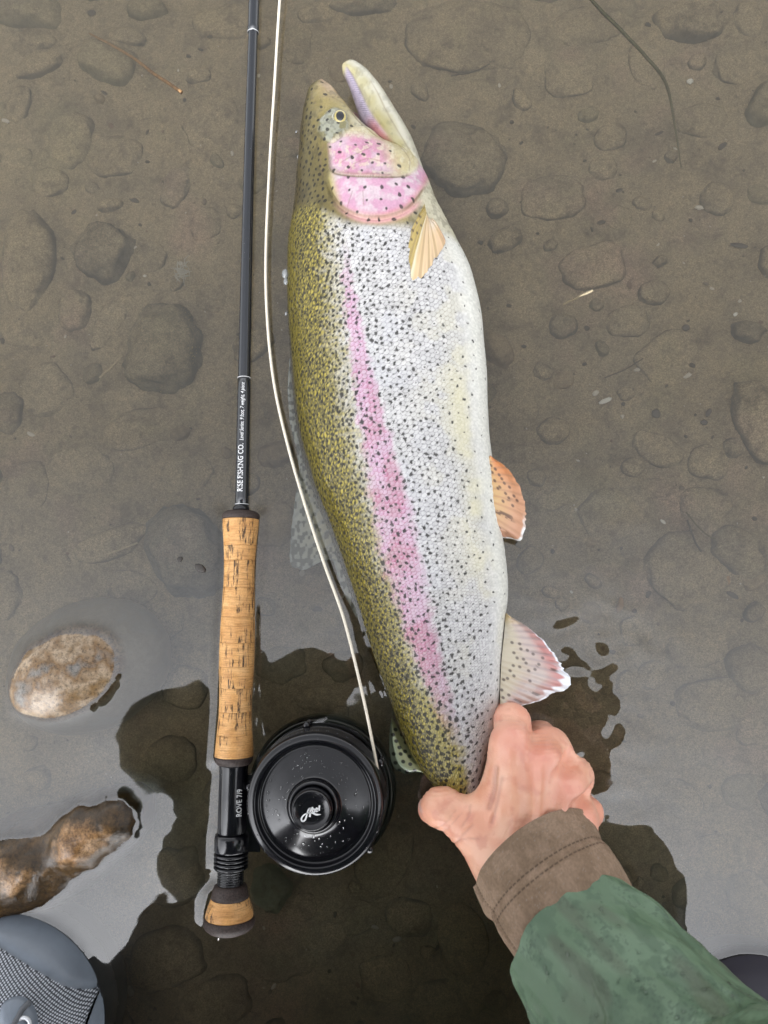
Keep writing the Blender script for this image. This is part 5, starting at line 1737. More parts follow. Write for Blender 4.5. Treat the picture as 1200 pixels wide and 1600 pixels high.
# skin creases: thumb joint folds, web lines, fine lines over the back of the hand
crease = np.zeros(len(V))
for ln, w_, dpt in (([(668, 1300), (690, 1290), (712, 1268)], 1.3, .00022), ([(676, 1308), (698, 1296), (720, 1272)], 1.2, .0002), ([(700, 1330), (716, 1312), (738, 1290)], 2.0, .0003),
                    ([(735, 1258), (732, 1275), (722, 1290)], 1.8, .0003), ([(703, 1322), (722, 1312), (750, 1310)], 1.6, .0003), ([(775, 1200), (772, 1235), (764, 1262)], 4.0, .0007),
                    ([(768, 1285), (776, 1258), (784, 1215)], 3.0, .0004)):
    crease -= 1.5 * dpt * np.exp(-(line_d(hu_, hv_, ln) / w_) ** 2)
lines = .00020 * np.sin(hv_ * .9 + 5 * fbm(hu_ / 40, hv_ / 30, octaves=2, seed=120)) * smooth(-.2, .3, fbm(hu_ / 30, hv_ / 22, octaves=2, seed=121))
V = V + nn * (np.where(inh, crease + lines + .00035 * fbm(V[:, 0] * 160, V[:, 1] * 160, V[:, 2] * 160, 3, 122), 0))[:, None]
o1 = np.ones((len(V), 1))
sk = mix(np.array((.75, .37, .24)) * o1, np.array((.83, .49, .34)) * o1, smooth(-.4, .4, fbm(V[:, 0] * 70, V[:, 1] * 70, V[:, 2] * 70, 3, 123)))
sk = mix(sk, np.array((.62, .26, .18)) * o1, .55 * smooth(.1, .5, fbm(V[:, 0] * 150, V[:, 1] * 150, V[:, 2] * 150, 3, 124)))
red = np.zeros(len(V))
for f in MC:
    red = np.maximum(red, np.exp(-(np.linalg.norm(V - (MC[f] + [0, .004, .008]), axis=1) / .015) ** 2))
    for b in PH[f]:
        red = np.maximum(red, .8 * np.exp(-(np.linalg.norm(V - b, axis=1) / .016) ** 2))
red = np.maximum(red, np.exp(-(np.linalg.norm(V - T3, axis=1) / .016) ** 2)); red = np.maximum(red, .5 * np.exp(-(np.linalg.norm(V - T1, axis=1) / .018) ** 2))
sk = mix(sk, np.array((.78, .31, .24)) * o1, np.clip(red * .7, 0, 1))
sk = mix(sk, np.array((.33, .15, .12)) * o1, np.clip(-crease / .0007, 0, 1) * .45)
# thumb nail seen edge on
nail = np.exp(-(line_d(hu_, hv_, [(657, 1245), (655, 1256), (659, 1268)]) / 2.0) ** 2) * inh
sk = mix(sk, np.array((.66, .42, .36)) * o1, nail)
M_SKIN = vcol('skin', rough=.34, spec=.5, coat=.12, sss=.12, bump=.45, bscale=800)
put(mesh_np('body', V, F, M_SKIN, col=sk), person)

# --- sleeve cuff of the brown base layer, then the green jacket sleeve over it: lofted tubes with thickness and folds
def sleeve_loft(name, rings_, mat, ns=200, nt=160, fold=None, thick=.0016, colf=None, hem=True):
    """rings_: (centre, radius across, radius up, axis) stations; open cloth tube with an inner wall at the hem."""
    C_ = np.array([r[0] for r in rings_]); ra = np.array([r[1] for r in rings_]); rb = np.array([r[2] for r in rings_])
    d = np.r_[0, np.cumsum(np.linalg.norm(np.diff(C_, axis=0), axis=1))]; L_ = d[-1]; d /= L_
    s = np.linspace(0, 1, ns)
    C2 = pl(C_, t=s); ra2, rb2 = np.interp(s, d, ra), np.interp(s, d, rb)
    ker = np.ones(25) / 25
    ra2 = np.convolve(np.pad(ra2, 12, mode='edge'), ker, 'valid'); rb2 = np.convolve(np.pad(rb2, 12, mode='edge'), ker, 'valid')
    A0 = np.array([r[3] if len(r) > 3 else [0, 0, 0] for r in rings_], float)
    T = np.gradient(C2, axis=0); T /= np.linalg.norm(T, axis=1, keepdims=True)
    if len(rings_[0]) > 3:
        t0 = np.asarray(rings_[0][3], float); t0 /= np.linalg.norm(t0)
        w_ = smooth(.55, 0.0, s)[:, None]; T = T * (1 - w_) + t0 * w_; T /= np.linalg.norm(T, axis=1, keepdims=True)
    X = np.cross(T, [0, 0, 1.0]); X /= np.linalg.norm(X, axis=1, keepdims=True); Y = np.cross(X, T)
    a = np.linspace(0, 2 * np.pi, nt, endpoint=False)
    SS, AA = np.meshgrid(s, a, indexing='ij')
    R = np.ones_like(SS); off = fold(SS * L_, AA, SS) if fold else 0 * SS
    Pn = np.cos(AA)[..., None] * X[:, None] * ra2[:, None, None] + np.sin(AA)[..., None] * Y[:, None] * rb2[:, None, None]
    nrm = np.cos(AA)[..., None] * X[:, None] + np.sin(AA)[..., None] * Y[:, None]
    P = C2[:, None] + Pn + nrm * off[..., None]
    # roll the hem inwards and run an inner wall back up the sleeve
    m = 24
    inner = []
    for q in range(m):
        f_ = q / (m - 1)
        src = P[min(int(q * 1.6), ns - 1)] if q else P[0]
        inner.append(src - nrm[0] * (thick * min(1, q / 3.0)) )
    inner = np.array(inner)[::-1]
    G = np.concatenate([inner, P])
    F = grid_faces(len(G), nt, True)
    col_ = None
    if colf is not None:
        c = colf(SS * L_, AA, SS, P)
        col_ = np.concatenate([np.repeat(c[:1], m, 0), c]).reshape(-1, 3)
    return put(mesh_np(name, G.reshape(-1, 3), F[:, ::-1], mat, col=col_), person), P


M_CUFF = vcol('brushed_knit', rough=.85, spec=.2, bump=.5, bscale=1600)
axis0 = P3(905, 1440, .075) - P3(840, 1345, .045)


def cuff_fold(d, a, s):
    f = .0012 * np.exp(-((d - .0165) / .0030) ** 2) * np.ones_like(a) * -1.0
    f = f + .0007 * np.exp(-((d - .0095) / .005) ** 2) - .0005 * np.exp(-((d - .0205) / .0007) ** 2)
    f = f + .0016 * fbm(a * 1.2, d * 26, octaves=2, seed=130) + .0005 * fbm(a * 5, d * 90, octaves=2, seed=131)
    # sewn seam down the thumb side
    sa = 2.72 + 6.0 * d * 0
    dd = np.abs(np.angle(np.exp(1j * (a - SEAM))))
    f = f + .0011 * np.exp(-(dd / .030) ** 2) - .0008 * np.exp(-((dd - .06) / .022) ** 2)
    f = f + .00035 * (np.sin(d * 3800) > 0) * (np.exp(-((dd - .05) / .02) ** 2))
    return f


SEAM = .46


def cuff_col(d, a, s, P):
    o = np.ones(d.shape)[..., None]
    c = mix(np.array((.22, .152, .102)) * o, np.array((.275, .193, .134)) * o, smooth(-.4, .4, fbm(a * 6, d * 160, octaves=3, seed=132)))
    c = c * (1 + .16 * vnoise(a * 60, d * 1500, seed=133))[..., None]
    dd = np.abs(np.angle(np.exp(1j * (a - SEAM))))
    st = np.maximum(np.exp(-((d - .0162) / .00045) ** 2) * (np.sin(a * 75) > -.4), np.exp(-((d - .0205) / .00045) ** 2) * (np.sin(a * 75) > -.4))
    st = np.maximum(st, np.exp(-((dd - .06) / .012) ** 2) * (np.sin(d * 3800) > -.2))
    c = mix(c, np.array((.05, .034, .025)) * o, np.clip(st, 0, 1) * .75)
    lint = (vnoise(a * 110, d * 3000, seed=134) > .86)
    return mix(c, np.array((.28, .23, .19)) * o, lint * .7)


c_rings = [(P3(833, 1338, .0485), .0430, .0375, axis0), (P3(850, 1368, .051), .0428, .034, axis0), (P3(878, 1410, .058), .043, .035, axis0), (P3(906, 1450, .062), .041, .031, axis0),
           (P3(938, 1492, .066), .036, .026, axis0), (P3(968, 1525, .072), .031, .022, axis0)]
sleeve_loft('base_layer_cuff', c_rings, M_CUFF, 260, 300, cuff_fold, .0018, cuff_col)

M_JACKET = vcol('waxed_green_shell', rough=.50, spec=.4, coat=.10, bump=.2, bscale=900)


def jack_fold(d, a, s):
    f = .0052 * fbm(a * 1.1 + 2, d * 16 + a * .6, octaves=2, seed=140) + .0026 * fbm(a * 2.4, d * 46 - a * 2.0, octaves=2, seed=141)
    f = f + .0016 * np.exp(-((np.sin(a * 1.0 + d * 34 + 2.4 * fbm(a, d * 12, seed=142))) / .22) ** 2) * smooth(.01, .04, d)
    f = f + .0004 * fbm(a * 12, d * 160, octaves=2, seed=143)
    return f


def jack_col(d, a, s, P):
    o = np.ones(d.shape)[..., None]
    c = mix(np.array((.105, .172, .102)) * o, np.array((.140, .218, .138)) * o, smooth(-.5, .5, fbm(a * 4, d * 60, octaves=3, seed=144)))
    # soaked patches: darker, irregular, with specks
    wet = smooth(.02, .20, fbm(a * 7, d * 110, octaves=4, seed=145)) * .55
    c = mix(c, np.array((.062, .110, .067)) * o, wet)
    spk = smooth(.38, .5, vnoise(a * 52, d * 900, seed=146)) * smooth(-.1, .25, fbm(a * 3, d * 40, octaves=2, seed=147))
    c = mix(c, np.array((.045, .080, .053)) * o, .5 * spk)
    c = mix(c, np.array((.088, .105, .070)) * o, .6 * smooth(.15, .5, fbm(a * 3 + 7, d * 30, octaves=2, seed=148)))
    return c


axis1 = P3(1060, 1610, .165) - P3(905, 1420, .07)
j_rings = [(P3(928, 1494, .074), .0475, .046, axis1), (P3(948, 1522, .080), .0490, .047, axis1), (P3(980, 1562, .089), .0505, .047, axis1), (P3(1030, 1624, .102), .053, .049, axis1), (P3(1120, 1735, .130), .057, .054, axis1), (R_EL, .068, .065, axis1)]
jo, JP_ = sleeve_loft('jacket_sleeve', j_rings, M_JACKET, 520, 300, jack_fold, .0020, jack_col)
# rain on the sleeve
pts, nr, rd = [], [], []
jn = np.cross(np.gradient(JP_, axis=0), np.gradient(JP_, axis=1)); jn /= np.linalg.norm(jn, axis=2, keepdims=True)
if jn[100, 75, 2] < 0: jn = -jn
for i in range(260):
    a_, b_ = RNG.integers(20, 300), RNG.integers(10, 145)
    pts.append(JP_[a_, b_]); nr.append(jn[a_, b_]); rd.append(.0004 + .0010 * RNG.random() ** 3)
put(droplets('rain_drops', pts, nr, rd, person), person)

# --- the rest of the jacket, the waders
J = Field(ranges((-.50, .50, .011)), ranges((-.95, -.02, .011)), ranges((.10, .92, .011)))
J.cone(PELV + [0, 0, .05], CHEST, .17, .185, .05); J.cone(CHEST, (R_SH + L_SH) / 2, .18, .13, .05); J.cone(L_SH, R_SH, .10, .085, .05)
J.cone(L_SH, L_EL, .078, .070, .02); J.cone(L_EL, L_EL + .80 * (L_WR - L_EL), .068, .048, .02)
J.cone(R_SH, R_EL, .078, .066, .02)
J.ell((-.14, -.46, .46), (.11, .10, .11), None, .04); J.ell((-.225, -.31, .52), (.11, .11, .13), None, .05); J.ell((-.04, -.20, .70), (.12, .08, .06), None, .04)  # padding added to close bright gaps in the body's dark reflection
J.ell(NECK + [.0, -.03, -.01], (.10, .09, .06), None, .03)
V, F = J.mesh(); V = relax(V, F, 3)
V = V + vnormals(V, F) * (.006 * fbm(V[:, 0] * 18, V[:, 1] * 18, V[:, 2] * 18, 3, 150))[:, None]
put(mesh_np('jacket', V, F, plain('jacket_shell', (.085, .130, .088), rough=.5, noise=.25, nscale=40)), person)
L = Field(ranges((-.46, .46, .011)), ranges((-.90, -.18, .011)), ranges((-.06, .60, .011)))
L.cone(PELV + [-.09, 0, 0], L_KN, .115, .085, .04); L.cone(PELV + [.09, 0, 0], R_KN, .115, .085, .04); L.ell(PELV, (.18, .16, .14), None, .04)
L.cone(L_KN, (-.315, -.44, .04), .080, .062, .02); L.cone(R_KN, (.285, -.46, .04), .080, .062, .02)
V, F = L.mesh(); V = relax(V, F, 3)
put(mesh_np('waders', V, F, plain('wader_cloth', (.060, .055, .050), rough=.7, noise=.25, nscale=40)), person)
# wide-brimmed hat
hat_p = [(.004, .118), (.05, .116), (.082, .104), (.095, .07), (.100, .03), (.104, .018), (.118, .012), (.132, .006), (.141, -.001), (.142, -.005), (.137, -.004), (.115, .007), (.098, .012), (.092, .03), (.084, .08)]
V, F = lathe(hat_p, 72)
V[:, 2] += .010 * np.cos(2 * np.arctan2(V[:, 1], V[:, 0])) * smooth(.10, .14, np.hypot(V[:, 0], V[:, 1]))
hR = np.stack([lft, np.cross(upv * .75 + np.array([0, 0, .6]), lft) / np.linalg.norm(np.cross(upv * .75 + np.array([0, 0, .6]), lft)), np.zeros(3)], 1)
hz = np.cross(hR[:, 0], hR[:, 1]); hR[:, 2] = hz
if hz[2] < 0: hR[:, 1:] *= -1
V = V @ hR.T + HEAD + hR[:, 2] * .045
put(mesh_np('hat', V, F, plain('hat_felt', (.05, .042, .034), rough=.9, noise=.2, nscale=60)), person)

# --- wading boots
def boot(toe, heel, width, height, fine_):
    toe = np.asarray(toe, float); heel = np.asarray(heel, float)
    ax_ = heel - toe; L_ = np.linalg.norm(ax_); ax_ = ax_ / L_
    sd = np.array([ax_[1], -ax_[0], 0])
    R = np.stack([sd, ax_, np.array([0, 0, 1.0])], 1)
    g = lambda x, y, z: toe + R @ np.array([x, y, z])
    lo = np.minimum(toe, heel) - .09; hi = np.maximum(toe, heel) + .09
    lo[2], hi[2] = toe[2] - .012, toe[2] + .20
    X = Field(*[ranges((lo[i], hi[i], fine_)) for i in range(3)])
    w = width / 2
    X.ell(g(0, .062, .030), (w, .064, .036), R, .012)                       # toe
    X.ell(g(0, .066, .050), (w * .97, .064, height - .046), R, .012)
    X.cone(g(0, .08, .040), g(0, .19, .055), w * .78, w * .66, .03)         # vamp and instep
    X.cone(g(0, .10, .055), g(0, .20, .13), w * .55, w * .72, .03)
    X.cone(g(0, L_ - .045, .03), g(0, L_ - .06, .16), w * .70, w * .78, .03)
    X.cone(g(0, .20, .13), g(0, L_ - .06, .15), w * .7, w * .75, .03)
    V, F = X.mesh(); V = relax(V, F, 3)
    q = (V - toe) @ R
    return V, F, q, R, g


def split(name, V, F, mask, mat, parent, col=None, lift=0.0, n=None):
    """The faces under mask as a mesh of their own (a piece of the boot with its own material)."""
    f = F[mask]; ids, inv = np.unique(f, return_inverse=True)
    P = V[ids] + (n[ids] * lift if n is not None else 0)
    return put(mesh_np(name, P, inv.reshape(f.shape), mat, col=None if col is None else col[ids]), parent)


def mesh_cloth():
    m, nt, b = new_mat('boot_mesh_cloth')
    N, L = nt.nodes, nt.links
    tc = N.new('ShaderNodeTexCoord')
    mp = N.new('ShaderNodeMapping'); mp.inputs['Rotation'].default_value = (0, 0, .75); mp.inputs['Scale'].default_value = (620, 620, 0)
    L.new(tc.outputs['Object'], mp.inputs['Vector'])
    v = N.new('ShaderNodeTexVoronoi'); v.inputs['Scale'].default_value = 1.0; v.inputs['Randomness'].default_value = .10; v.voronoi_dimensions = '2D'
    L.new(mp.outputs[0], v.inputs['Vector'])
    r = N.new('ShaderNodeValToRGB'); e = r.color_ramp.elements
    e[0].position, e[0].color = .24, (.50, .53, .58, 1); e[1].position, e[1].color = .42, (.035, .040, .050, 1)
    L.new(v.outputs['Distance'], r.inputs[0]); L.new(r.outputs[0], b.inputs['Base Color'])
    b.inputs['Roughness'].default_value = .6
    bp = N.new('ShaderNodeBump'); bp.inputs['Strength'].default_value = .6; bp.inputs['Distance'].default_value = .0006; bp.invert = True
    L.new(v.outputs['Distance'], bp.inputs['Height']); L.new(bp.outputs[0], b.inputs['Normal'])
    return m


M_RUB = plain('grey_boot_rubber', (.16, .188, .225), rough=.42, spec=.5, coat=.2, noise=.12, nscale=60, bump=.12, bscale=1400)
M_RUB_D = plain('dark_boot_rubber', (.075, .088, .10), rough=.5, spec=.5, bump=.15, bscale=1200)
M_MESHC = mesh_cloth()
M_RUB_SHADE = plain('shaded_boot_rubber', (.032, .030, .042), rough=.55, spec=.4, bump=.15, bscale=1000)  # right boot of the same pair, its shade painted into the rubber
M_LACE = plain('boot_lace', (.10, .105, .115), rough=.7)
M_EYELET = plain('pale_eyelet', (.62, .63, .65), rough=.3, metal=.3)

toeL = P3(32, 1426, 0.0); toeL[2] = -.058
heelL = toeL + np.array([-.045, -.285, 0])
V, F, q, R, g = boot(toeL, heelL, .150, .100, .0022)
nn = vnormals(V, F)
WET_MESHES.append((V, .0010))
wob = .004 * np.sin(q[:, 0] * 40)
# seams of the boot: rubber toe cap, mesh panel behind a curved edge, sole rim
cap_edge = .013 + 3.4 * q[:, 0] ** 2 + .010 * np.clip(-q[:, 0] / .05, -1, 1)
fq = q[F].mean(1); fcap = cap_edge[F].mean(1); fz = V[F].mean(1)[:, 2] - toeL[2]
sh_ = cap_edge - q[:, 1]
sw2 = np.sign(q[:, 0]) * .066 - q[:, 0]
V = V + R[:, 1][None] * np.where(np.abs(sh_) < .0014, sh_, 0)[:, None] + R[:, 0][None] * np.where((np.abs(sw2) < .0014) & (q[:, 1] > cap_edge), sw2, 0)[:, None]        # the edge of the panel runs along a clean line
rim_f = (fz < .042 + .02 * smooth(.05, .10, fq[:, 1]))
panel = (fq[:, 1] > fcap) & (np.abs(fq[:, 0]) < .066) & (fz > .050) & (fq[:, 1] < .24)
toe_f = ~panel & ~rim_f & (fq[:, 1] < .12)
boot_root = split('boot', V, F, ~panel & ~rim_f & ~toe_f, M_RUB, person)
bo = boot_root
Vd = V.copy()
dent = np.exp(-((q[:, 1] - cap_edge) / .0022) ** 2) * (V[:, 2] - toeL[2] > .05)
Vd -= nn * (dent * .0018)[:, None]
split('toe_cap', Vd, F, toe_f, M_RUB, bo, lift=.0010, n=nn)
split('sole_rand', V + nn * .0012, F, rim_f, M_RUB_D, bo)
Vp = V + nn * (.0016 * fbm(q[:, 0] * 30, q[:, 1] * 60, octaves=2, seed=160) + .0035 * np.exp(-((q[:, 1] - .095 - .25 * q[:, 0]) / .008) ** 2) * smooth(-.03, .01, q[:, 0]))[:, None]
split('mesh_panel', Vp, F, panel, M_MESHC, bo, lift=-.0006, n=nn)


def boot_top(u, v):
    a, b = PX(V); i = np.argmin((a - u) ** 2 + (b - v) ** 2 - 4e4 * 0 + np.where(V[:, 2] < toeL[2] + .05, 1e6, 0)); return V[i], nn[i]


# lace keeper tongue, its eyelet and a length of lace
kp = [(2, 1592), (4, 1570), (14, 1560), (32, 1553), (48, 1560), (58, 1578), (62, 1606), (40, 1630), (0, 1630)]
kc = np.array([boot_top(u, v)[0] for u, v in pl(np.r_[kp, kp[:1]], 64)])[:-1]
kc[:, 2] = np.convolve(np.r_[kc[-12:, 2], kc[:, 2], kc[:12, 2]], np.ones(25) / 25, 'valid')
kc[:, :2] = np.stack([np.convolve(np.r_[kc[-3:, i], kc[:, i], kc[:3, i]], np.ones(7) / 7, 'valid') for i in (0, 1)], 1)
cen = kc.mean(0) + [0, 0, .004]
kv = [cen + (kc - cen) * f + [0, 0, h] for f, h in ((1.0, .0004), (1.0, .0026), (.90, .0040), (.5, .0046), (.05, .0046))]
split_ob = put(mesh_np('lace_keeper', np.concatenate(kv), grid_faces(5, len(kc), True)[:, ::-1], M_RUB), bo)
p0, n0 = boot_top(45, 1596)
V2, F2 = lathe([(.0030, 0), (.0052, 0), (.0056, .0008), (.0050, .0016), (.0034, .0016), (.0030, .0006)], 32)
put(mesh_np('eyelet', V2 + p0 + [0, 0, .0052], F2, M_EYELET), bo)
lc = np.array([boot_top(u, v)[0] + [0, 0, .0062] for u, v in ((52, 1558), (44, 1570), (36, 1584), (26, 1598), (14, 1612), (2, 1624))])
V2, F2 = tube(pl(lc, 40), .0017, 10); put(mesh_np('lace', V2, F2, M_LACE), bo)

toeR = P3(1140, 1494, 0.0); toeR[2] = -.050
heelR = toeR + np.array([.075, -.28, 0])
V, F, q, R, g = boot(toeR, heelR, .124, .098, .003)
nn = vnormals(V, F)
WET_MESHES.append((V, .0010))
fq = q[F].mean(1); fz = V[F].mean(1)[:, 2] - toeR[2]
rim_f = fz < .040
toe_f = ~rim_f & (fq[:, 1] < .13)
br_ = split('boot', V, F, ~toe_f & ~rim_f, M_RUB_SHADE, person)
split('toe_cap', V, F, toe_f, M_RUB_SHADE, br_)
split('sole_rand', V + nn * .0012, F, rim_f, M_RUB_D, br_)

# --- the phone that takes the picture
bm = bmesh.new(); bmesh.ops.create_cube(bm, size=1); bmesh.ops.scale(bm, vec=(.072, .148, .008), verts=bm.verts)
bmesh.ops.bevel(bm, geom=bm.edges[:], offset=.0025, segments=3, affect='EDGES')
me = bpy.data.meshes.new('phone'); bm.to_mesh(me); bm.free(); me.materials.append(plain('phone_glass', (.012, .012, .014), rough=.12))
phone = bpy.data.objects.new('phone', me); COL.objects.link(phone)
phone.matrix_world = Matrix.Translation((0, 0, CAM_H)) @ _q.to_matrix().to_4x4() @ Matrix.Translation((.022, -.060, .0085))
tag(phone, 'black phone held flat above the water in the left hand', 'phone')

# ---------------------------------------------------------------- small things lying on the bed or caught at the surface
M_TWIG = plain('dry_stem', (.30, .17, .07), rough=.7, noise=.3, nscale=300)
M_STRAW = plain('pale_straw', (.46, .38, .24), rough=.7, noise=.2, nscale=300)
M_GRASS = plain('olive_stem', (.085, .078, .030), rough=.6, noise=.3, nscale=300)
M_WISP = plain('pale_wisp', (.42, .41, .36), rough=.8)
M_SHELL = plain('white_shell', (.66, .66, .62), rough=.4)
M_LEAF = plain('dark_leaf', (.035, .030, .026), rough=.6, noise=.3, nscale=500)


def bedz(u, v):
    p = W(u, v, BED_Z + .006)
    return float(bed_height(np.array([p[0]]), np.array([p[1]]))[0])


def stem(name, pts, r, mat, label, cat, zz=None, group=None, n=60):
    p = pl(pts, n)
    if zz is None:
        z = np.array([bedz(u, v) for u, v in pts]).max() + .010
        z = np.full(n, z)
    else:
        z = np.interp(np.linspace(0, 1, n), np.linspace(0, 1, len(zz)), zz)
    P = W(p[:, 0], p[:, 1], z)
    P[:, 2] += .0006 * vnoise(np.arange(n) / 6.0, np.full(n, float(np.mean(r)) * 900), seed=170)
    rr = np.interp(np.linspace(0, 1, n), np.linspace(0, 1, len(r)), r) if not np.isscalar(r) else r
    c = P.mean(0)
    V, F = tube(P - c, rr, 8)
    o = mesh_np(name, V, F, mat); o.location = c
    return tag(o, label, cat, group)


stem('dry_stem', [(140, 52), (170, 68), (205, 88), (240, 115), (266, 132), (284, 145)], np.array([.0008, .0012, .0014, .0015]), M_TWIG, 'orange dry stem slanting under the water at upper left, near the round cobbles', 'twig', (-.045, -.036, -.022, -.006, -.001))
stem('straw_bit', [(880, 475), (902, 465), (926, 454)], .0009, M_STRAW, 'short pale straw lying right of the trout beside a broad silted stone', 'straw', (-.004, -.001, .0005))
stem('grass_stem', [(918, -8), (945, 22), (985, 62), (1008, 86), (1040, 130), (1055, 200), (1064, 262)], np.array([.0013, .0014, .0013, .0012, .0009, .0006]), M_GRASS, 'long olive grass stem dipping into the water at the upper right edge', 'grass stem', (-.002, -.004, -.008, -.018, -.034, -.047, -.054))
stem('root_thread', [(1074, 812), (1080, 830), (1088, 850), (1096, 862)], .0008, M_LEAF, 'dark root thread between the two large angular cobbles at right', 'root')
stem('root_thread', [(1072, 800), (1090, 822), (1108, 838), (1118, 842)], .0006, M_GRASS, 'thin branching rootlet beside the dark root thread at right', 'root')
stem('dark_twig', [(705, 118), (740, 112), (765, 100)], .0006, M_LEAF, 'thin dark twig on the bed below the big sunken stone at top', 'twig')
stem('dark_twig', [(945, 590), (975, 578), (1005, 560)], .0005, M_LEAF, 'thin dark twig on open silt right of the trout\'s belly', 'twig')
stem('dark_twig', [(155, 590), (175, 572), (190, 556)], .0007, M_STRAW, 'brownish twig leaning on the algae flecked stone left of the rod', 'twig')
stem('dark_twig', [(168, 866), (195, 856), (215, 848)], .0008, M_STRAW, 'short dull twig in front of the long narrow cobble left of the grip', 'twig')


def blob(name, u, v, a, b, rot, mat, label, cat, z=None, group=None, h=.35, sd=0, curl=0.0):
    zz = bedz(u, v) + .002 if z is None else z
    c = W(u, v, zz)
    k = (CAM_H - zz) / FPX
    V = ICO2_V.copy()
    V *= (1 + .28 * fbm(V[:, 0] * 1.7 + sd * 3.3, V[:, 1] * 1.7, V[:, 2] * 1.7, 2, 180 + sd))[:, None]
    V = V * np.array([a * k, b * k, b * k * h])
    V[:, 2] += curl * (V[:, 0] / (a * k)) ** 2
    r = math.radians(rot)
    V = np.stack([V[:, 0] * math.cos(r) - V[:, 1] * math.sin(r), V[:, 0] * math.sin(r) + V[:, 1] * math.cos(r), V[:, 2]], 1)
    o = mesh_np(name, V, ICO2_F, mat); o.location = c
    return tag(o, label, cat, group)


blob('white_shell', 1078, 127, 5.5, 5, 0, M_SHELL, 'round white shell bit below the pale cobble at upper right', 'shell', sd=1)
blob('white_shell', 226, 431, 3, 2.4, 0, M_SHELL, 'tiny white shell chip left of the pale wispy weed', 'shell', sd=2)
blob('white_shell', 1149, 491, 4, 3, 40, M_SHELL, 'small white shell chip on the silt near the right edge, mid height', 'shell', sd=3)
blob('white_feather', 946, 626, 11, 4, 22, M_SHELL, 'small white feather lying on open silt right of the trout', 'feather', h=.15, sd=4)
blob('white_shell', 1036, 815, 5, 2.5, -40, M_SHELL, 'white splinter of shell above the largest silted cobble at right', 'shell', sd=5)
blob('white_shell', 893, 925, 3, 2, -50, M_SHELL, 'white shell crumb just right of the trout\'s anal fin', 'shell', sd=6)
blob('pale_chip', 620, 1468, 7, 4, 10, M_WISP, 'pale grey chip on the dark bed left of the sleeve', 'chip', sd=7)
blob('pale_chip', 585, 1448, 7, 3, -15, M_WISP, 'narrow pale chip on the dark bed below the reel', 'chip', sd=8)
blob('pale_chip', 204, 1548, 5, 8, 20, M_WISP, 'pale upright chip on the dark bed beside the boot', 'chip', sd=9)
blob('orange_pebble', 1135, 906, 6, 8, 10, M_TWIG, 'little orange pebble beside the dark angular cobble at right', 'pebble', sd=10)
blob('orange_pebble', 969, 945, 5, 14, -15, M_TWIG, 'thin orange brown pebble standing on end at right', 'pebble', sd=11)
blob('dark_leaf', 313, 888, 10, 6, -30, M_LEAF, 'dark soaked leaf scrap floating on the surface left of the cork grip', 'leaf', z=.0005, h=.25, sd=12)
blob('dark_leaf', 281, 874, 5, 4, 20, M_LEAF, 'tiny dark leaf scrap over the blue grey stone', 'leaf', z=.0005, h=.25, sd=13)
for i, (u, v, a, b, r, lab) in enumerate(((1158, 384, 17, 4, -10, 'dark narrow leaf bit near the right edge below a faint cobble'), (968, 297, 6, 4, 20, 'small dark leaf bit below the pale greenish pebble at right'),
                                          (1030, 208, 8, 3, 25, 'dark leaf bit beside the faint end of the grass stem'), (1072, 512, 6, 6, 0, 'black speck of leaf low on the upper right silt'),
                                          (143, 20, 9, 6, -10, 'dark leaf bit beside the top left cobbles'), (163, 145, 7, 3, -30, 'slim dark leaf bit under the prominent upper left cobble'),
                                          (288, 156, 3, 4, 0, 'dark crumb just below the tip of the orange stem'), (1025, 646, 7, 8, 20, 'dark leaf crumb above the small round cobbles at right'),
                                          (1100, 660, 6, 5, 0, 'round dark leaf crumb left of the tall stone at the right edge'), (1107, 645, 8, 4, 60, 'dark curled leaf crumb under the pale streak at right'),
                                          (985, 610, 10, 4, 30, 'dark leaf shred on open silt below the white feather'), (1145, 930, 10, 4, -30, 'dark leaf sliver under the little orange pebble'))):
    blob('dark_leaf', u, v, a, b, r, M_LEAF, lab, 'leaf', h=.2, sd=20 + i)
# wispy pale weed
wv, wf, k = [], [], 0
for i in range(26):
    a = RNG.uniform(0, 6.28); L0 = RNG.uniform(8, 24)
    p0 = np.array([285 + RNG.normal() * 5, 425 + RNG.normal() * 7])
    d = np.array([math.cos(a), math.sin(a)])
    pts = [p0, p0 + d * L0 * .5 + RNG.normal(size=2) * 3, p0 + d * L0 + RNG.normal(size=2) * 5]
    p = pl(pts, 10)
    V, F = tube(W(p[:, 0], p[:, 1], -.046 + RNG.uniform(-.003, .003)), np.linspace(.0006, .0002, 10), 5)
    wv.append(V); wf.append(F + k); k += len(V)
c = W(285, 425, -.046)
o = mesh_np('pale_weed', np.concatenate(wv) - c, np.concatenate(wf), M_WISP); o.location = c
tag(o, 'pale wispy tuft of weed on the bed left of the rod', 'weed')

# ---------------------------------------------------------------- water
def ring_px(pts, n=160):
    p = np.asarray(pts, float)
    q = pl(np.r_[p, p[:1]], n)
    return W(q[:, 0], q[:, 1], 0)[:, :2]


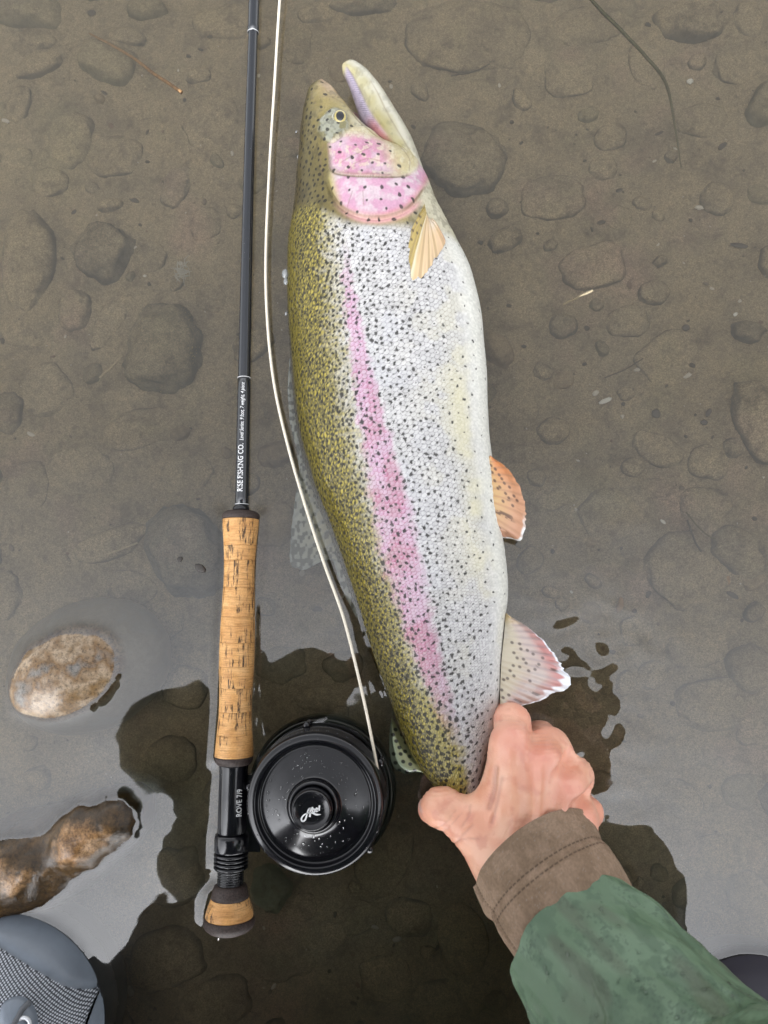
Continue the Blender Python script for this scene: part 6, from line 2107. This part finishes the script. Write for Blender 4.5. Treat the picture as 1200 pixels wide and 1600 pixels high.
WET_LINES = []                    # (polyline xy, closed, rise in metres)
_handle = [(396 - .0, -40), (389, 300), (383, 560), (378, 795)]
WET_LINES.append((np.r_[W(np.array([387, 380, 374, 368]), np.array([-40, 300, 560, 795]), 0)[:, :2]], .0016))
WET_LINES.append((W(np.array([405, 397, 391, 386]), np.array([-40, 300, 560, 795]), 0)[:, :2], .0010))
WET_LINES.append((W(np.array([347, 349, 347, 343, 342, 342, 338, 335, 345, 344, 340, 338, 345, 344, 326, 320, 319, 324, 340, 358, 378, 392, 397, 396]),
                    np.array([803, 860, 930, 990, 1040, 1100, 1150, 1188, 1196, 1280, 1300, 1350, 1358, 1378, 1398, 1425, 1440, 1451, 1460, 1462, 1459, 1450, 1438, 1422]), 0)[:, :2], .0020))
WET_LINES.append((W(np.array([406, 401, 398, 397, 396, 394, 395, 397]), np.array([803, 860, 930, 990, 1040, 1100, 1150, 1188]), 0)[:, :2], .0020))
wx = axes(0, 0.36, 0.0017, 45.0, 1.3); wy = axes(0, 0.50, 0.0017, 45.0, 1.3)
wx_m = (np.abs(wx) < .37); wy_m = (np.abs(wy) < .51)
X2, Y2 = np.meshgrid(wx, wy, indexing='ij')
Z2 = np.zeros_like(X2)
near = (np.abs(X2) < .37) & (np.abs(Y2) < .51)
fade = smooth(3.0, .5, np.maximum(np.abs(X2), np.abs(Y2)))
# very slight long swell everywhere; a livelier ripple where the hand has just moved the water
sw = .00006 * fbm(X2 * 9, Y2 * 9, octaves=2, seed=40) + .00005 * fbm(X2 * 48, Y2 * 56, octaves=2, seed=41) * near
u2, v2 = PX(np.stack([X2, Y2, np.zeros_like(X2)], -1))
amp = np.exp(-(((u2 - 920) / 120) ** 2 + ((v2 - 1120) / 260) ** 2)) + .40 * np.exp(-(((u2 - 500) / 70) ** 2 + ((v2 - 1010) / 70) ** 2)) \
    + .25 * np.exp(-(((u2 - 260) / 80) ** 2 + ((v2 - 1330) / 150) ** 2))
amp = np.where(np.isfinite(amp), amp, 0) * near
rip = fbm(X2 * 46 + Y2 * 24, Y2 * 52 - X2 * 22, octaves=2, seed=44)
Z2 = (sw + .00060 * amp * rip) * fade
dmin = np.full(X2.shape, 9.0)
men = np.zeros_like(X2)
for line, rise in WET_LINES:
    d2 = np.full(X2.shape, 9.0)
    for a, b in zip(line[:-1], line[1:]):
        lo = np.minimum(a, b) - .02; hi = np.maximum(a, b) + .02
        i0, i1 = np.searchsorted(wx, (lo[0], hi[0])); j0, j1 = np.searchsorted(wy, (lo[1], hi[1]))
        if i1 <= i0 or j1 <= j0:
            continue
        px_, py_ = X2[i0:i1, j0:j1] - a[0], Y2[i0:i1, j0:j1] - a[1]
        e = b - a
        t = np.clip((px_ * e[0] + py_ * e[1]) / (e @ e), 0, 1)
        d = np.hypot(px_ - t * e[0], py_ - t * e[1])
        d2[i0:i1, j0:j1] = np.minimum(d2[i0:i1, j0:j1], d)
    men = np.maximum(men, rise * np.exp(-d2 / .0026))
# water clings to whatever breaks the surface: the true waterline of each such mesh
for Vw, rise in WET_MESHES:
    w_ = Vw[np.abs(Vw[:, 2]) < .0016][:, :2]
    if len(w_) == 0:
        continue
    key = np.unique(np.round(w_ / .0012).astype(int), axis=0) * .0012
    d2 = np.full(X2.shape, 9.0)
    for a in key:
        i0, i1 = np.searchsorted(wx, (a[0] - .009, a[0] + .009)); j0, j1 = np.searchsorted(wy, (a[1] - .009, a[1] + .009))
        if i1 <= i0 or j1 <= j0:
            continue
        d2[i0:i1, j0:j1] = np.minimum(d2[i0:i1, j0:j1], np.hypot(X2[i0:i1, j0:j1] - a[0], Y2[i0:i1, j0:j1] - a[1]))
    men = np.maximum(men, rise * np.exp(-d2 / .0024))
for _ in range(2):
    men[1:-1, 1:-1] = (men[1:-1, 1:-1] * 2 + men[:-2, 1:-1] + men[2:, 1:-1] + men[1:-1, :-2] + men[1:-1, 2:]) / 6
Z2 = Z2 + men
wm = bpy.data.materials.new('river_water'); wm.use_nodes = True
nt = wm.node_tree
for n in list(nt.nodes):
    nt.nodes.remove(n)
N, L = nt.nodes, nt.links
out = N.new('ShaderNodeOutputMaterial'); mx = N.new('ShaderNodeMixShader'); fr = N.new('ShaderNodeFresnel'); fr.inputs['IOR'].default_value = WATER_IOR
tr = N.new('ShaderNodeBsdfTransparent'); tr.inputs[0].default_value = (.97, .955, .90, 1)
gl = N.new('ShaderNodeBsdfGlossy'); gl.inputs['Roughness'].default_value = .0
L.new(fr.outputs[0], mx.inputs[0]); L.new(tr.outputs[0], mx.inputs[1]); L.new(gl.outputs[0], mx.inputs[2]); L.new(mx.outputs[0], out.inputs['Surface'])
vs = N.new('ShaderNodeVolumePrincipled')
vs.inputs['Color'].default_value = (.92, .895, .83, 1)
vs.inputs['Density'].default_value = WATER_DENSITY
vs.inputs['Anisotropy'].default_value = .3
if WATER_DENSITY > 0:
    L.new(vs.outputs[0], out.inputs['Volume'])
nx, ny = X2.shape
V = np.stack([X2, Y2, Z2], -1).reshape(-1, 3)
F = grid_faces(nx, ny)
# sides and floor close the body of water well below the bed
rim = np.r_[np.arange(nx) * ny, (nx - 1) * ny + np.arange(1, ny), (np.arange(nx - 1)[::-1]) * ny + ny - 1, np.arange(1, ny - 1)[::-1]]
low = V[rim].copy(); low[:, 2] = -.5
k = len(V); m = len(rim)
V = np.r_[V, low]
i = np.arange(m); j = (i + 1) % m
F = np.r_[F, np.stack([rim[j], rim[i], k + i, k + j], 1)]
half = m // 2
cap = [[k + i_, k + m - 1 - i_, k + m - 2 - i_, k + i_ + 1] for i_ in range(0, half - 1)]
F = np.r_[F, np.array(cap)]
water = mesh_np('water', V, F, wm)
tag(water, kind='structure')
